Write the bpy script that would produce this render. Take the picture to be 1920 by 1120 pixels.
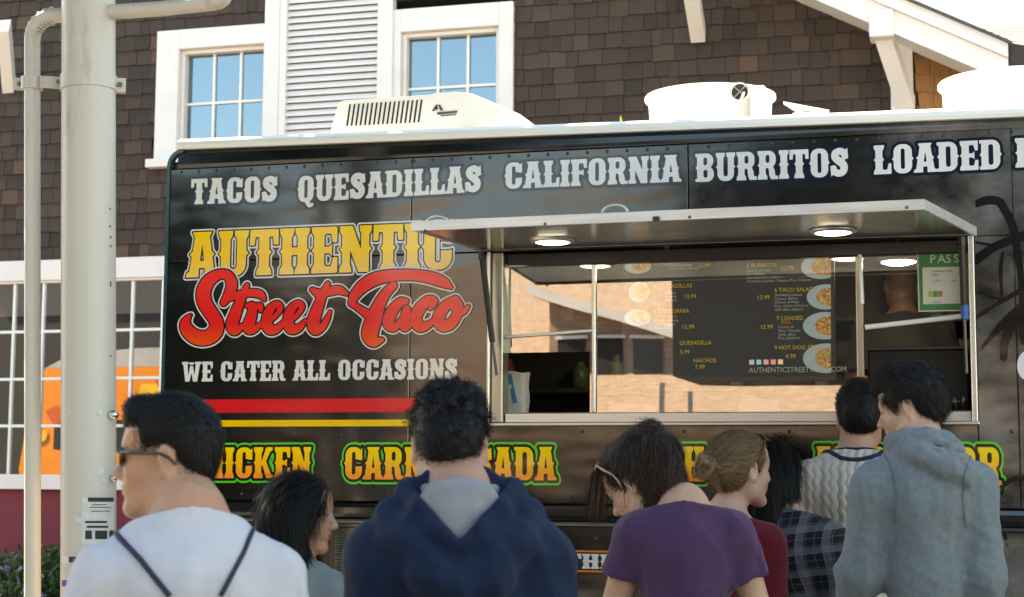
import bpy, math, random
import numpy as np
from mathutils import Matrix, Vector
random.seed(7); np.random.seed(7)
for o in list(bpy.data.objects): bpy.data.objects.remove(o)
R = math.radians
scene = bpy.context.scene
COL = scene.collection

# ---------------------------------------------------------------- camera
FPX, CAMH = 3025.7, 1.5
def nrm(v):
    v = np.array(v, float); return v/np.linalg.norm(v)
XC = nrm((10860, 265, FPX)); ZC = nrm((150, 28400, -FPX)); YC = np.cross(ZC, XC)
CM = np.stack([XC, YC, ZC], 1)            # world -> camera
cam = bpy.data.cameras.new('camera'); camo = bpy.data.objects.new('camera', cam); COL.objects.link(camo)
mw = Matrix([list(CM.T[i]) + [0] for i in range(3)] + [[0, 0, 0, 1]]); mw[2][3] = CAMH
camo.matrix_world = mw
cam.sensor_width = 36; cam.lens = FPX/1920*36; cam.clip_start = .05; cam.clip_end = 3000
cam.dof.use_dof = True; cam.dof.focus_distance = 6.1; cam.dof.aperture_fstop = 5.6
scene.camera = camo

# ---------------------------------------------------------------- sky, sun, exposure
SUN_EL, SUN_DIR = R(50), (-.93, .36)       # direction towards the sun on the ground plan
world = bpy.data.worlds.new('World'); scene.world = world; world.use_nodes = True
nt = world.node_tree; bg = nt.nodes['Background']
sky = nt.nodes.new('ShaderNodeTexSky'); sky.sky_type = 'NISHITA'; sky.sun_disc = False
sky.sun_elevation = SUN_EL; sky.sun_rotation = math.atan2(SUN_DIR[0], SUN_DIR[1])
sky.air_density = 1.15; sky.dust_density = .35; sky.ozone_density = 2.2
nt.links.new(sky.outputs[0], bg.inputs[0]); bg.inputs[1].default_value = .13
sl = bpy.data.lights.new('sun', 'SUN'); sl.energy = 4.5; sl.angle = R(.5); sl.color = (1, .93, .83)
so = bpy.data.objects.new('sun', sl); COL.objects.link(so)
sd = Vector((SUN_DIR[0]*math.cos(SUN_EL), SUN_DIR[1]*math.cos(SUN_EL), math.sin(SUN_EL)))
so.rotation_euler = sd.to_track_quat('Z', 'Y').to_euler(); so.location = (-20, 2, 25)
scene.view_settings.view_transform = 'Standard'; scene.view_settings.look = 'None'
scene.view_settings.gamma = 1; scene.view_settings.exposure = 2.25
scene.view_settings.use_white_balance = True; scene.view_settings.white_balance_temperature = 8600; scene.view_settings.white_balance_tint = 6
scene.cycles.max_bounces = 6; scene.cycles.transparent_max_bounces = 12
scene.cycles.caustics_reflective = False; scene.cycles.caustics_refractive = False
scene.cycles.sample_clamp_indirect = 4

# ---------------------------------------------------------------- photo pixel -> world helpers
C0 = np.array((0, 0, CAMH))
def ray(px, py): return CM.T @ np.array((px-960, -(py-560), -FPX))
def W(px, py, Y):
    d = ray(px, py); return C0 + d*(Y/d[1])
def P(px, py, dep): return C0 + ray(px, py)/FPX*dep
def proj(p):
    c = CM @ (np.array(p)-C0); return 960+FPX*c[0]/-c[2], 560-FPX*c[1]/-c[2]

# ---------------------------------------------------------------- objects
OFF = {}
def thing(name, label, cat, loc=(0, 0, 0), group=None):
    o = bpy.data.objects.new(name, None); COL.objects.link(o); o.location = loc
    o.empty_display_size = .1
    tag(o, label, cat, group); OFF[o.name] = np.array(loc, float); return o
def tag(o, label=None, cat=None, group=None, kind=None):
    if label: o['label'] = label
    if cat: o['category'] = cat
    if group: o['group'] = group
    if kind: o['kind'] = kind
    return o
def link(name, me, parent=None, mats=None, smooth=False, loc=None):
    o = bpy.data.objects.new(name, me); COL.objects.link(o)
    if mats is not None and len(me.materials) == 0:
        for m in (mats if isinstance(mats, (list, tuple)) else [mats]): me.materials.append(m)
    if parent is not None:
        o.parent = parent; OFF[o.name] = OFF[parent.name]
    else:
        OFF[o.name] = np.zeros(3)
    if loc is not None: o.location = loc
    if smooth: me.polygons.foreach_set('use_smooth', [True]*len(me.polygons))
    return o
class MB:
    def __init__(s): s.v = []; s.f = []; s.mi = []
    def add(s, vs, fs, mi=0):
        b = len(s.v); s.v += [tuple(map(float, v)) for v in vs]
        s.f += [tuple(i+b for i in f) for f in fs]; s.mi += [mi]*len(fs); return s
    def box(s, a, b, mi=0, mat=None):
        x0, y0, z0 = a; x1, y1, z1 = b
        vs = [(x0,y0,z0),(x1,y0,z0),(x1,y1,z0),(x0,y1,z0),(x0,y0,z1),(x1,y0,z1),(x1,y1,z1),(x0,y1,z1)]
        if mat is not None: vs = [tuple(mat @ Vector(v)) for v in vs]
        return s.add(vs, [(0,3,2,1),(4,5,6,7),(0,1,5,4),(1,2,6,5),(2,3,7,6),(3,0,4,7)], mi)
    def bbox(s, a, b, r=.004, mi=0):
        """box with chamfered edges along every side"""
        a = np.array(a, float); b = np.array(b, float); c = (a+b)/2; h = np.abs(b-a)/2
        r = min(r, h.min()*.9); vs = []; idx = {}
        for sx in (-1, 1):
            for sy in (-1, 1):
                for sz in (-1, 1):
                    for ax in range(3):
                        p = np.array([sx, sy, sz])*(h-r); p[ax] = [sx, sy, sz][ax]*h[ax]
                        idx[(sx, sy, sz, ax)] = len(vs); vs.append(c+p)
        F = []
        for ax in range(3):
            o1, o2 = [(1, 2), (2, 0), (0, 1)][ax]
            for sg in (-1, 1):
                q = []
                for (u, w) in ((-1, -1), (1, -1), (1, 1), (-1, 1)):
                    k = [0, 0, 0]; k[ax] = sg; k[o1] = u; k[o2] = w; q.append(idx[tuple(k)+(ax,)])
                F.append(tuple(q if sg > 0 else q[::-1]))
        for ax in range(3):
            o1, o2 = [(1, 2), (2, 0), (0, 1)][ax]
            for u in (-1, 1):
                for w in (-1, 1):
                    k0 = [0, 0, 0]; k1 = [0, 0, 0]
                    k0[ax] = -1; k1[ax] = 1; k0[o1] = k1[o1] = u; k0[o2] = k1[o2] = w
                    q = [idx[tuple(k0)+(o1,)], idx[tuple(k1)+(o1,)], idx[tuple(k1)+(o2,)], idx[tuple(k0)+(o2,)]]
                    F.append(tuple(q if u*w < 0 else q[::-1]))
        for sx in (-1, 1):
            for sy in (-1, 1):
                for sz in (-1, 1):
                    q = [idx[(sx, sy, sz, 0)], idx[(sx, sy, sz, 1)], idx[(sx, sy, sz, 2)]]
                    F.append(tuple(q if sx*sy*sz > 0 else q[::-1]))
        return s.add(vs, F, mi)
    def prism(s, poly, fn0, fn1, mi=0):
        """poly: list of 2d; fn0/fn1 map 2d->3d for the two end caps"""
        n = len(poly); vs = [fn0(p) for p in poly] + [fn1(p) for p in poly]
        fs = [tuple(range(n))[::-1], tuple(range(n, 2*n))] + [(i, (i+1) % n, n+(i+1) % n, n+i) for i in range(n)]
        return s.add(vs, fs, mi)
    def tube(s, pts, rad, n=12, mi=0, cap=True, flat=None):
        pts = [Vector(p) for p in pts]; rad = rad if hasattr(rad, '__len__') else [rad]*len(pts)
        vs = []; up = None
        for i, p in enumerate(pts):
            t = (pts[min(i+1, len(pts)-1)]-pts[max(i-1, 0)]).normalized()
            if up is None:
                up = Vector((0, 0, 1)) if abs(t.z) < .9 else Vector((0, 1, 0))
            u = (up - t*up.dot(t)).normalized(); w = t.cross(u); up = u
            for k in range(n):
                a = 2*math.pi*k/n
                vs.append(p + u*math.cos(a)*rad[i] + w*math.sin(a)*rad[i]*(flat or 1))
        m = len(pts); fs = []
        for i in range(m-1):
            for k in range(n):
                fs.append((i*n+k, i*n+(k+1) % n, (i+1)*n+(k+1) % n, (i+1)*n+k))
        if cap: fs += [tuple(range(n))[::-1], tuple(range((m-1)*n, m*n))]
        return s.add(vs, fs, mi)
    def lathe(s, prof, c, n=40, mi=0, axis='z'):
        vs = []; m = len(prof)
        for k in range(n):
            a = 2*math.pi*k/n
            for (r, h) in prof:
                if axis == 'z': vs.append((c[0]+r*math.cos(a), c[1]+r*math.sin(a), c[2]+h))
                else: vs.append((c[0]+r*math.cos(a), c[1]+h, c[2]+r*math.sin(a)))
        fs = []
        for k in range(n):
            for i in range(m-1):
                q = (k*m+i, ((k+1) % n)*m+i, ((k+1) % n)*m+i+1, k*m+i+1)
                fs.append(q if axis == 'z' else q[::-1])
        return s.add(vs, fs, mi)
    def build(s, name, mats, parent=None, smooth=False, autosmooth=None):
        me = bpy.data.meshes.new(name); off = OFF[parent.name] if parent is not None else np.zeros(3)
        me.from_pydata([tuple(np.array(v)-off) for v in s.v], [], s.f); me.update()
        o = link(name, me, parent, mats)
        if any(s.mi): me.polygons.foreach_set('material_index', s.mi)
        if smooth: me.polygons.foreach_set('use_smooth', [True]*len(me.polygons))
        if autosmooth: me.set_sharp_from_angle(angle=R(autosmooth))
        return o
def npmesh(name, v, f, mats, parent=None, smooth=True, mi=None):
    """v (n,3) f (m,k) numpy"""
    me = bpy.data.meshes.new(name); off = OFF[parent.name] if parent is not None else np.zeros(3)
    v = np.asarray(v, np.float32) - off.astype(np.float32); f = np.asarray(f, np.int32); k = f.shape[1]
    me.vertices.add(len(v)); me.vertices.foreach_set('co', v.ravel())
    me.loops.add(f.size); me.loops.foreach_set('vertex_index', f.ravel())
    me.polygons.add(len(f)); me.polygons.foreach_set('loop_start', np.arange(0, f.size, k, dtype=np.int32))
    if mi is not None: me.polygons.foreach_set('material_index', np.asarray(mi, np.int32))
    me.update(calc_edges=True)
    return link(name, me, parent, mats, smooth)

# ---------------------------------------------------------------- materials
def N(nt, t, **k):
    n = nt.nodes.new(t)
    for a, b in k.items():
        if a.startswith('i_'): n.inputs[a[2:].replace('_', ' ')].default_value = b
        else: setattr(n, a, b)
    return n
def base_mat(name):
    m = bpy.data.materials.new(name); m.use_nodes = True
    return m, m.node_tree, m.node_tree.nodes['Principled BSDF']
def rgba(c): return (c[0], c[1], c[2], 1)
def ramp(nt, fac, stops):
    r = nt.nodes.new('ShaderNodeValToRGB'); e = r.color_ramp.elements
    while len(e) < len(stops): e.new(.5)
    for i, (p, c) in enumerate(stops): e[i].position = p; e[i].color = rgba(c)
    nt.links.new(fac, r.inputs[0]); return r.outputs[0]
def mix(nt, fac, a, b, mode='MIX'):
    m = nt.nodes.new('ShaderNodeMix'); m.data_type = 'RGBA'; m.blend_type = mode
    for sock, v in ((m.inputs[0], fac), (m.inputs[6], a), (m.inputs[7], b)):
        if hasattr(v, 'is_output'): nt.links.new(v, sock)
        else: sock.default_value = v if not isinstance(v, tuple) or len(v) == 4 else rgba(v)
    return m.outputs[2]
def coords(nt, scale=(1, 1, 1), kind='Object', rot=(0, 0, 0)):
    tc = nt.nodes.new('ShaderNodeTexCoord'); mp = nt.nodes.new('ShaderNodeMapping')
    mp.inputs['Scale'].default_value = scale; mp.inputs['Rotation'].default_value = rot
    nt.links.new(tc.outputs[kind], mp.inputs[0]); return mp.outputs[0]
def noise(nt, vec, scale, detail=4, rough=.55):
    n = nt.nodes.new('ShaderNodeTexNoise'); n.inputs['Scale'].default_value = scale
    n.inputs['Detail'].default_value = detail; n.inputs['Roughness'].default_value = rough
    nt.links.new(vec, n.inputs['Vector']); return n.outputs['Fac']
def bump(nt, h, strength, dist, bs):
    b = nt.nodes.new('ShaderNodeBump'); b.inputs['Strength'].default_value = strength
    b.inputs['Distance'].default_value = dist; nt.links.new(h, b.inputs['Height'])
    nt.links.new(b.outputs[0], bs.inputs['Normal']); return b
def pmat(name, col, rough=.5, metal=0, var=.15, vs=6, bumpv=0, bs=60, spec=.5, stretch=(1, 1, 1), coat=0, sub=0, sheen=0, dirt=None):
    m, nt, b = base_mat(name)
    vec = coords(nt, stretch)
    n = noise(nt, vec, vs, 5)
    lo = tuple(c*(1-var) for c in col); hi = tuple(min(1, c*(1+var)) for c in col)
    c = ramp(nt, n, [(.25, lo), (.75, hi)])
    if dirt:
        n2 = noise(nt, coords(nt, (1, 1, .25)), dirt[1], 6, .65)
        fac = ramp(nt, n2, [(dirt[2], (0, 0, 0)), (dirt[2]+.18, (1, 1, 1))])
        c = mix(nt, fac, c, dirt[0])
    nt.links.new(c, b.inputs['Base Color'])
    b.inputs['Roughness'].default_value = rough; b.inputs['Metallic'].default_value = metal
    b.inputs['Specular IOR Level'].default_value = spec
    b.inputs['Coat Weight'].default_value = coat; b.inputs['Coat Roughness'].default_value = .05
    if sub:
        b.inputs['Subsurface Weight'].default_value = sub; b.inputs['Subsurface Radius'].default_value = (1, .35, .2)
        b.inputs['Subsurface Scale'].default_value = .006
    if sheen: b.inputs['Sheen Weight'].default_value = sheen; b.inputs['Sheen Roughness'].default_value = .5
    if bumpv: bump(nt, noise(nt, vec, bs, 4), bumpv, .01, b)
    return m
def emit(name, col, s):
    m, nt, b = base_mat(name); b.inputs['Base Color'].default_value = rgba(col)
    b.inputs['Emission Color'].default_value = rgba(col); b.inputs['Emission Strength'].default_value = s; return m
def glassmat(name, refl, tint=(1, 1, 1), rough=0.0, wav=0, wscale=2.5, gcol=(1, 1, 1)):
    """thin window pane: part mirror, part see-through"""
    m, nt, b = base_mat(name); nt.nodes.remove(b)
    g = nt.nodes.new('ShaderNodeBsdfGlossy'); g.inputs['Roughness'].default_value = rough; g.inputs[0].default_value = rgba(gcol)
    t = nt.nodes.new('ShaderNodeBsdfTransparent'); t.inputs[0].default_value = rgba(tint)
    fr = nt.nodes.new('ShaderNodeFresnel'); fr.inputs[0].default_value = 1.5
    ad = nt.nodes.new('ShaderNodeMath'); ad.operation = 'ADD'; ad.use_clamp = True
    nt.links.new(fr.outputs[0], ad.inputs[0]); ad.inputs[1].default_value = refl-.04
    mx = nt.nodes.new('ShaderNodeMixShader'); nt.links.new(ad.outputs[0], mx.inputs[0])
    nt.links.new(t.outputs[0], mx.inputs[1]); nt.links.new(g.outputs[0], mx.inputs[2])
    if wav:
        bp = nt.nodes.new('ShaderNodeBump'); bp.inputs['Strength'].default_value = wav; bp.inputs['Distance'].default_value = .02
        nt.links.new(noise(nt, coords(nt), wscale, 1), bp.inputs['Height']); nt.links.new(bp.outputs[0], g.inputs['Normal'])
    nt.links.new(mx.outputs[0], nt.nodes['Material Output'].inputs[0]); return m

MT = {}
MT['white_trim'] = pmat('white_trim', (.80, .735, .70), .5, var=.05, vs=3, bumpv=.06, bs=40, dirt=((.62, .53, .46), 4, .62))
MT['white_gloss'] = pmat('white_gloss', (.86, .85, .80), .35, var=.03, vs=2, dirt=((.70, .66, .58), 5, .68))
MT['black_plain'] = pmat('black_plain', (.012, .012, .013), .35, var=.2)
MT['black_rubber'] = pmat('black_rubber', (.02, .02, .02), .7)
MT['alu'] = pmat('alu', (.62, .61, .58), .32, .9, var=.08, vs=8, stretch=(1, 1, 20))
MT['steel'] = pmat('steel', (.55, .54, .50), .16, 1, var=.06, vs=5)
MT['dark_steel'] = pmat('dark_steel', (.12, .115, .105), .35, .8, var=.2)
# ================================================================ ground
m, nt, b = base_mat('paving')
v = coords(nt); c1 = ramp(nt, noise(nt, v, 1.2, 8, .6), [(.3, (.17, .16, .148)), (.7, (.25, .237, .22))])
nt.links.new(c1, b.inputs['Base Color']); b.inputs['Roughness'].default_value = .85
bump(nt, noise(nt, v, 90, 4), .25, .01, b)
gm = MB().add([(-600, -600, 0), (600, -600, 0), (600, 600, 0), (-600, 600, 0)], [(0, 1, 2, 3)])
tag(gm.build('ground', m), 'grey concrete paving under the queue', kind='structure')

# ================================================================ shingled building behind the truck
YF = 12.0
def FX(px, py): return W(px, py, YF)[0]
def FZ(px, py): return W(px, py, YF)[2]
bld = thing('shingled_building', 'brown shingled building with white trimmed windows behind the food truck', 'building', (-3.6, YF, 0))
def shingle_mat(name, island):
    m, nt, b = base_mat(name)
    if island:
        g = nt.nodes.new('ShaderNodeNewGeometry'); rnd = g.outputs['Random Per Island']
    else:
        g = nt.nodes.new('ShaderNodeObjectInfo'); rnd = g.outputs['Random']
    col = ramp(nt, rnd, [(0, (.040, .025, .018)), (.3, (.051, .032, .024)), (.8, (.063, .040, .030)), (.95, (.080, .050, .036)), (1, (.12, .066, .043))])
    wv = coords(nt, (26, 26, 2.5)); gr = noise(nt, wv, 3, 6, .7)
    col2 = mix(nt, .75, col, ramp(nt, gr, [(.22, (.30, .30, .30)), (.78, (1.7, 1.62, 1.55))]), 'MULTIPLY')
    big = noise(nt, coords(nt, (1, 1, 1)), .9, 3)
    col3 = mix(nt, ramp(nt, big, [(.45, (0, 0, 0)), (.7, (.5, .5, .5))]), col2, (.075, .066, .062))
    nt.links.new(col3, b.inputs['Base Color']); b.inputs['Roughness'].default_value = .85
    bump(nt, gr, .5, .012, b); return m
SH = shingle_mat('cedar_shingle', False); SHI = shingle_mat('cedar_shingle_mass', True)
MT['wall_dark'] = pmat('wall_dark', (.05, .034, .028), .9)
MB().box((-14, YF+.17, 1.0), (-.33, YF+.3, 7.5)).build('wall', MT['wall_dark'], bld)
MT['red_wall'] = pmat('red_wall', (.20, .028, .040), .8, var=.12, vs=3, bumpv=.2, bs=50)
MB().box((-14, YF-.03, 0), (-.33, YF+.2, FZ(100, 920))).build('base_wall', MT['red_wall'], bld)

# openings (x0,x1,z0,z1) that carry no shingles
w1 = [FX(300, 62), FX(500, 47), FZ(292, 300)-.03, FZ(300, 62)]
lv = [FX(545, 100), FX(712, 100), 3.3, 7.4]
w2 = [FX(742, 22), FX(965, 100), w1[2], FZ(965, 5)]
zb = FZ(100, 487)
EXP = .127
prm = []                                    # a few shingle meshes, alike pieces share them
for k in range(5):
    rs = np.random.RandomState(k); q = rs.uniform(-.011, .011, 6)
    vs = [(-.5, -.020, q[0]*.7), (.5, -.020, q[1]*.7), (.5, .0, .19), (-.5, .0, .19), (-.5, -.004, 0), (.5, -.004, 0), (.5, -.004, .19), (-.5, -.004, .19)]
    me = bpy.data.meshes.new('shingle'); me.from_pydata(vs, [], [(0, 1, 2, 3), (0, 4, 5, 1), (1, 5, 6, 2), (0, 3, 7, 4)]); me.materials.append(SH); prm.append(me)
rs = np.random.RandomState(3); cand = []
row = 0; z = zb
while z < 7.3:
    x = -9.0 + rs.uniform(0, .1)
    while x < -.36:
        w = rs.choice([.085, .105, .13, .15, .175, .205])*rs.uniform(.9, 1.1)
        if x+w > -.345: w = -.345-x
        xc = x+w/2; zz = z+rs.uniform(-.005, .005)
        hit = False
        for (a, b_, c_, d_) in (w1, w2, [w1[1]-.02, w2[0]+.02, 3.3, 7.4]):
            if x < b_ and x+w > a and zz < d_-.02 and zz+EXP > c_+.03:
                if x < a-.03: w = a-x; xc = x+w/2
                elif x+w > b_+.03: x0_ = x; x = b_; w = x0_+w-b_; xc = x+w/2
                else: hit = True
        if not hit and w > .05:
            px, py = proj((xc, YF, zz+.06))
            vis = -20 < py < 500 and 0 < px < 1720
            if vis and 312 < px and py > 285-(px-330)*.052: vis = False
            if vis and (116 < px < 215): vis = False
            if vis and 1225 < px < 1440 and py > 160: vis = False
            if vis and 640 < px < 740: vis = False
            cand.append((vis, w, xc, zz, rs.randint(5), rs.uniform(-.008, .008), rs.uniform(-.003, .002)))
        x += w+.004
    z += EXP; row += 1
visl = sorted([c for c in cand if c[0]], key=lambda c: -c[1]); top = set(id(c) for c in visl[:300])
rest = MB()
for c in cand:
    _, w, xc, zz, k, ro, dy = c
    if id(c) in top:
        o = bpy.data.objects.new('shingle', prm[k]); COL.objects.link(o); o.parent = bld
        o.location = (xc+3.6, -.002+dy, zz-.02); o.scale = (w, 1, 1); o.rotation_euler = (0, ro, 0)
    else:
        M4 = Matrix.Translation((xc, YF-.002+dy, zz-.02)) @ Matrix.Rotation(ro, 4, 'Y') @ Matrix.Diagonal((w, 1, 1, 1))
        me = prm[k]; rest.add([M4 @ vv.co for vv in me.vertices], [tuple(p.vertices) for p in me.polygons])
tag(rest.build('shingles', SHI, bld), kind='stuff')

GL_SKY = glassmat('window_glass', .30, (.25, .27, .3), 0, .05, 1.1, gcol=(.66, .86, 1))
MT['pane_dark'] = pmat('room_dark', (.02, .02, .022), .9)
def window(name, x0, x1, z0, z1, gx0, gx1, gz0, gz1, nx, zrows, depth=.09):
    """trim frame outside, sash inside, muntins and one pane per light"""
    Y0 = YF-.05
    wn = MB()
    wn.bbox((x0, Y0, z0), (gx0-.035, YF+.02, z1)); wn.bbox((gx1+.035, Y0, z0), (x1, YF+.02, z1))
    wn.bbox((gx0-.035, Y0-.002, gz1+.035), (gx1+.035, YF+.02, z1)); 
    if gz0 > z0+.05: wn.bbox((gx0-.035, Y0-.002, z0), (gx1+.035, YF+.02, gz0-.035))
    w = wn.build(name, MT['white_trim'], bld)
    s = MB(); ys = YF+.0
    s.bbox((gx0-.033, ys, gz0-.033), (gx0, ys+.12, gz1+.033)); s.bbox((gx1, ys, gz0-.033), (gx1+.033, ys+.12, gz1+.033))
    s.bbox((gx0, ys+.002, gz1), (gx1, ys+.12, gz1+.033)); s.bbox((gx0, ys+.002, gz0-.033), (gx1, ys+.12, gz0))
    s.build('sash', MT['white_trim'], w)
    yg = ys+.075; xs = np.linspace(gx0, gx1, nx+1); zs = zrows
    for xx in xs[1:-1]: MB().bbox((xx-.011, yg-.025, gz0), (xx+.011, yg+.01, gz1)).build('muntin', MT['white_gloss'], w)
    for zz in zs[1:-1]: MB().bbox((gx0, yg-.022, zz-.011), (gx1, yg+.01, zz+.011)).build('muntin', MT['white_gloss'], w)
    for i in range(nx):
        for j in range(len(zs)-1):
            tl = random.uniform(-.003, .003)
            MB().add([(xs[i], yg+tl, zs[j]), (xs[i+1], yg-tl, zs[j]), (xs[i+1], yg-tl, zs[j+1]), (xs[i], yg+tl, zs[j+1])], [(0, 1, 2, 3)]).build('pane', GL_SKY, w)
    MB().add([(gx0-.03, ys+.15, gz0-.03), (gx1+.03, ys+.15, gz0-.03), (gx1+.03, ys+.15, gz1+.03), (gx0-.03, ys+.15, gz1+.03)], [(0, 1, 2, 3)]).build('pane_backing', MT['pane_dark'], w)  # dark sheet standing in for the unlit room behind the panes
    return w
g1 = [FX(345, 180), FX(496, 180), FZ(400, 275)-.02, FZ(420, 97)]
zm = FZ(420, 189)
window('window', w1[0], w1[1], w1[2], w1[3], g1[0], g1[1], g1[2]-.25, g1[3], 3, [g1[2]-.25, zm-.46, zm, g1[3]])
MB().bbox((w1[0]-.05, YF-.10, w1[2]-.05), (w1[1]+.02, YF+.0, w1[2]+.02)).build('window_sill', MT['white_trim'], bld)
g2 = [FX(762, 120), FX(930, 120), g1[2]-.25, FZ(845, 65)]
zm2 = FZ(845, 160)
window('window', w2[0], w2[1], w2[2], w2[3], g2[0], g2[1], g2[2], g2[3], 3, [g2[2], zm2-.46, zm2, g2[3]])
# trim columns and louvred panel
for (a, b_) in ((FX(502, 100), FX(530, 100)), (FX(530, 100)+.003, FX(543, 100)), (FX(713, 100), FX(741, 100))):
    MB().bbox((a, YF-.075, 3.3), (b_, YF+.02, 7.3)).build('trim_board', MT['white_trim'], bld)
MT['louvre_back'] = pmat('louvre_back', (.25, .22, .19), .8)
lp = MB().box((lv[0]-.01, YF-.005, 3.3), (lv[1]+.01, YF+.01, 7.3)).build('louvred_panel', MT['louvre_back'], bld)
sm = MB(); sm.bbox((lv[0]-.012, -.055, -.004), (lv[1]+.012, -.049, .046), .002)
sm.v = [(x, y+ (z)*.55, z) for (x, y, z) in sm.v]
slat = None; z = 3.42
while z < 5.7:
    if slat is None:
        slat = MB(); slat.v = [(x, y+YF, zz+z) for (x, y, zz) in sm.v]; slat.f = sm.f; slat.mi = sm.mi
        slat = slat.build('slat', MT['white_trim'], lp); z0s = z
    else:
        o = slat.copy(); COL.objects.link(o); o.location = (0, 0, z-z0s)
    z += .0555
# lower shop window
lz0, lz1 = FZ(100, 890), FZ(100, 527)
MB().bbox((-13.9, YF-.06, lz1), (FX(560, 480), YF+.02, FZ(100, 489))).build('window_head', MT['white_trim'], bld)
MB().bbox((-13.9, YF-.085, FZ(100, 918)), (FX(560, 480), YF+.02, lz0)).build('window_sill', MT['white_trim'], bld)
xs0 = FX(247, 700); pw = (FX(247, 700)-FX(25, 700))/4
zr = [lz0, FZ(100, 799), FZ(100, 711), FZ(100, 622), lz1]
GL_LOW = glassmat('shop_glass', .42, (.95, .95, .95), 0, .03, 1.2)
sw = MB().bbox((-13.9, YF-.045, lz1-.02), (FX(560, 480), YF+.02, lz1-.001)).build('shop_window', MT['white_trim'], bld)
xs = [xs0+pw*i for i in range(-9, 8)]
for xx in xs: MB().bbox((xx-.012, YF-.03, lz0), (xx+.012, YF, lz1-.02)).build('muntin', MT['white_gloss'], sw)
for zz in zr[1:-1]: MB().bbox((xs[0], YF-.027, zz-.012), (xs[-1], YF-.001, zz+.012)).build('muntin', MT['white_gloss'], sw)
for i in range(len(xs)-1):
    for j in range(4):
        MB().add([(xs[i], YF-.01, zr[j]), (xs[i+1], YF-.01, zr[j]), (xs[i+1], YF-.01, zr[j+1]), (xs[i], YF-.01, zr[j+1])], [(0, 1, 2, 3)]).build('pane', GL_LOW, sw)
MB().box((xs[0], YF-.004, lz0), (xs[-1], YF-.002, lz1)).build('dark_interior', MT['pane_dark'], sw)
MB().box((xs[0], YF-.0075, FZ(100, 592)), (xs[-1], YF-.0055, lz1)).build('beige_reflection', pmat('pane_backing', (.84, .76, .68), .8, var=.05), sw)  # beige band painted as a canopy mirrored in the top panes

# gable overhang on the right: rake boards, soffit, braces, corner board, angled bay wall
YO = 11.45
ra, rb = W(1530, 0, YO), W(1793, 113, YO); rdir = (rb-ra)/(rb[0]-ra[0])
def rk(x, dz, y): return (x, y, ra[2]+rdir[2]*(x-ra[0])+dz)
xl, xr = ra[0]-2.6, W(1890, 100, YO)[0]
def rake(name, d0, d1, y0, y1, mat, xl=xl, xr=xr):
    mb = MB(); vs = [rk(xl, d0, y0), rk(xr, d0, y0), rk(xr, d0, y1), rk(xl, d0, y1), rk(xl, d1, y0), rk(xr, d1, y0), rk(xr, d1, y1), rk(xl, d1, y1)]
    mb.add(vs, [(0, 3, 2, 1), (4, 5, 6, 7), (0, 1, 5, 4), (1, 2, 6, 5), (2, 3, 7, 6), (3, 0, 4, 7)])
    return mb.build(name, mat, bld)
rake('rake_board', 0, .17, YO, YO+.04, MT['white_trim'])
rake('rake_moulding', .172, .27, YO-.035, YO+.05, MT['white_trim'])
rake('soffit', .06, .10, YO+.042, YF-.001, MT['white_trim'])
rake('roof', .272, .29, YO-.07, YF+4, pmat('roof_asphalt', (.10, .09, .085), .9, var=.3, vs=20, bumpv=.4, bs=80), xr=xr+.03)
def brace(top, bot, w=.075):
    top, bot = np.array(top), np.array(bot); mb = MB(); d = np.array((w, 0, 0)); up = np.array((0, .03, .11))
    vs = [bot-d-up*.0, bot+d, top+d, top-d, bot-d+up, bot+d+up, top+d+up, top-d+up]
    mb.add(vs, [(0, 1, 2, 3), (4, 7, 6, 5), (0, 4, 5, 1), (1, 5, 6, 2), (2, 6, 7, 3), (3, 7, 4, 0)])
    o = mb.build('roof_brace', MT['white_trim'], bld); return o
brace(W(1293, -20, 11.45), W(1309, 80, 11.93), .055)
brace(W(1652, 62, 11.5), W(1700, 208, 11.95), .06)
p = W(1655, 58, 11.5); MB().bbox((p[0]-.09, 11.42, p[2]-.06), (p[0]+.08, 11.62, p[2]+.14), .01).build('brace_block', MT['white_trim'], bld)
brace(W(5, 60, 11.45), W(15, 175, 11.93), .055)
cx = FX(1712, 150)
MB().bbox((cx-.16, YF-.05, 1), (cx, YF+.05, 7)).build('corner_board', MT['white_trim'], bld)
MT['warm_sh'] = None
m, nt, b = base_mat('bounce_lit_cedar'); g = nt.nodes.new('ShaderNodeNewGeometry')  # orange of light bounced under the roof is painted into these shingles
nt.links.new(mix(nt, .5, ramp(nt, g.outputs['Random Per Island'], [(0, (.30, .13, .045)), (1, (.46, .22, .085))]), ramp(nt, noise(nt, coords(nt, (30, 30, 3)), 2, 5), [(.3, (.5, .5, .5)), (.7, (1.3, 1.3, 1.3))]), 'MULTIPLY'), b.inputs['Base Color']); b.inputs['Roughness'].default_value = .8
bay = MB(); bay.add([(cx, YF+.05, 0), (cx+1.9, YF+1.5, 0), (cx+1.9, YF+1.5, 4.62), (cx, YF+.05, 4.85)], [(0, 1, 2, 3)])
bay = bay.build('bay_wall', MT['wall_dark'], bld)
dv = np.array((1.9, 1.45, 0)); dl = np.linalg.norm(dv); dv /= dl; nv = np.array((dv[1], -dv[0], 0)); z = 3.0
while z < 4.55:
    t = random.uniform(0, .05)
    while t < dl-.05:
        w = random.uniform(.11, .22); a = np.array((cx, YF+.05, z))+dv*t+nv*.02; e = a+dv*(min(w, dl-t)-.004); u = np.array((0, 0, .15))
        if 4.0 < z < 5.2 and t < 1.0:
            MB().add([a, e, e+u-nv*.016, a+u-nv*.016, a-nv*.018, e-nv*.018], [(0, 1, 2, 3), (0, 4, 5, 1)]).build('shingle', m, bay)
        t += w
    z += .13
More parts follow.
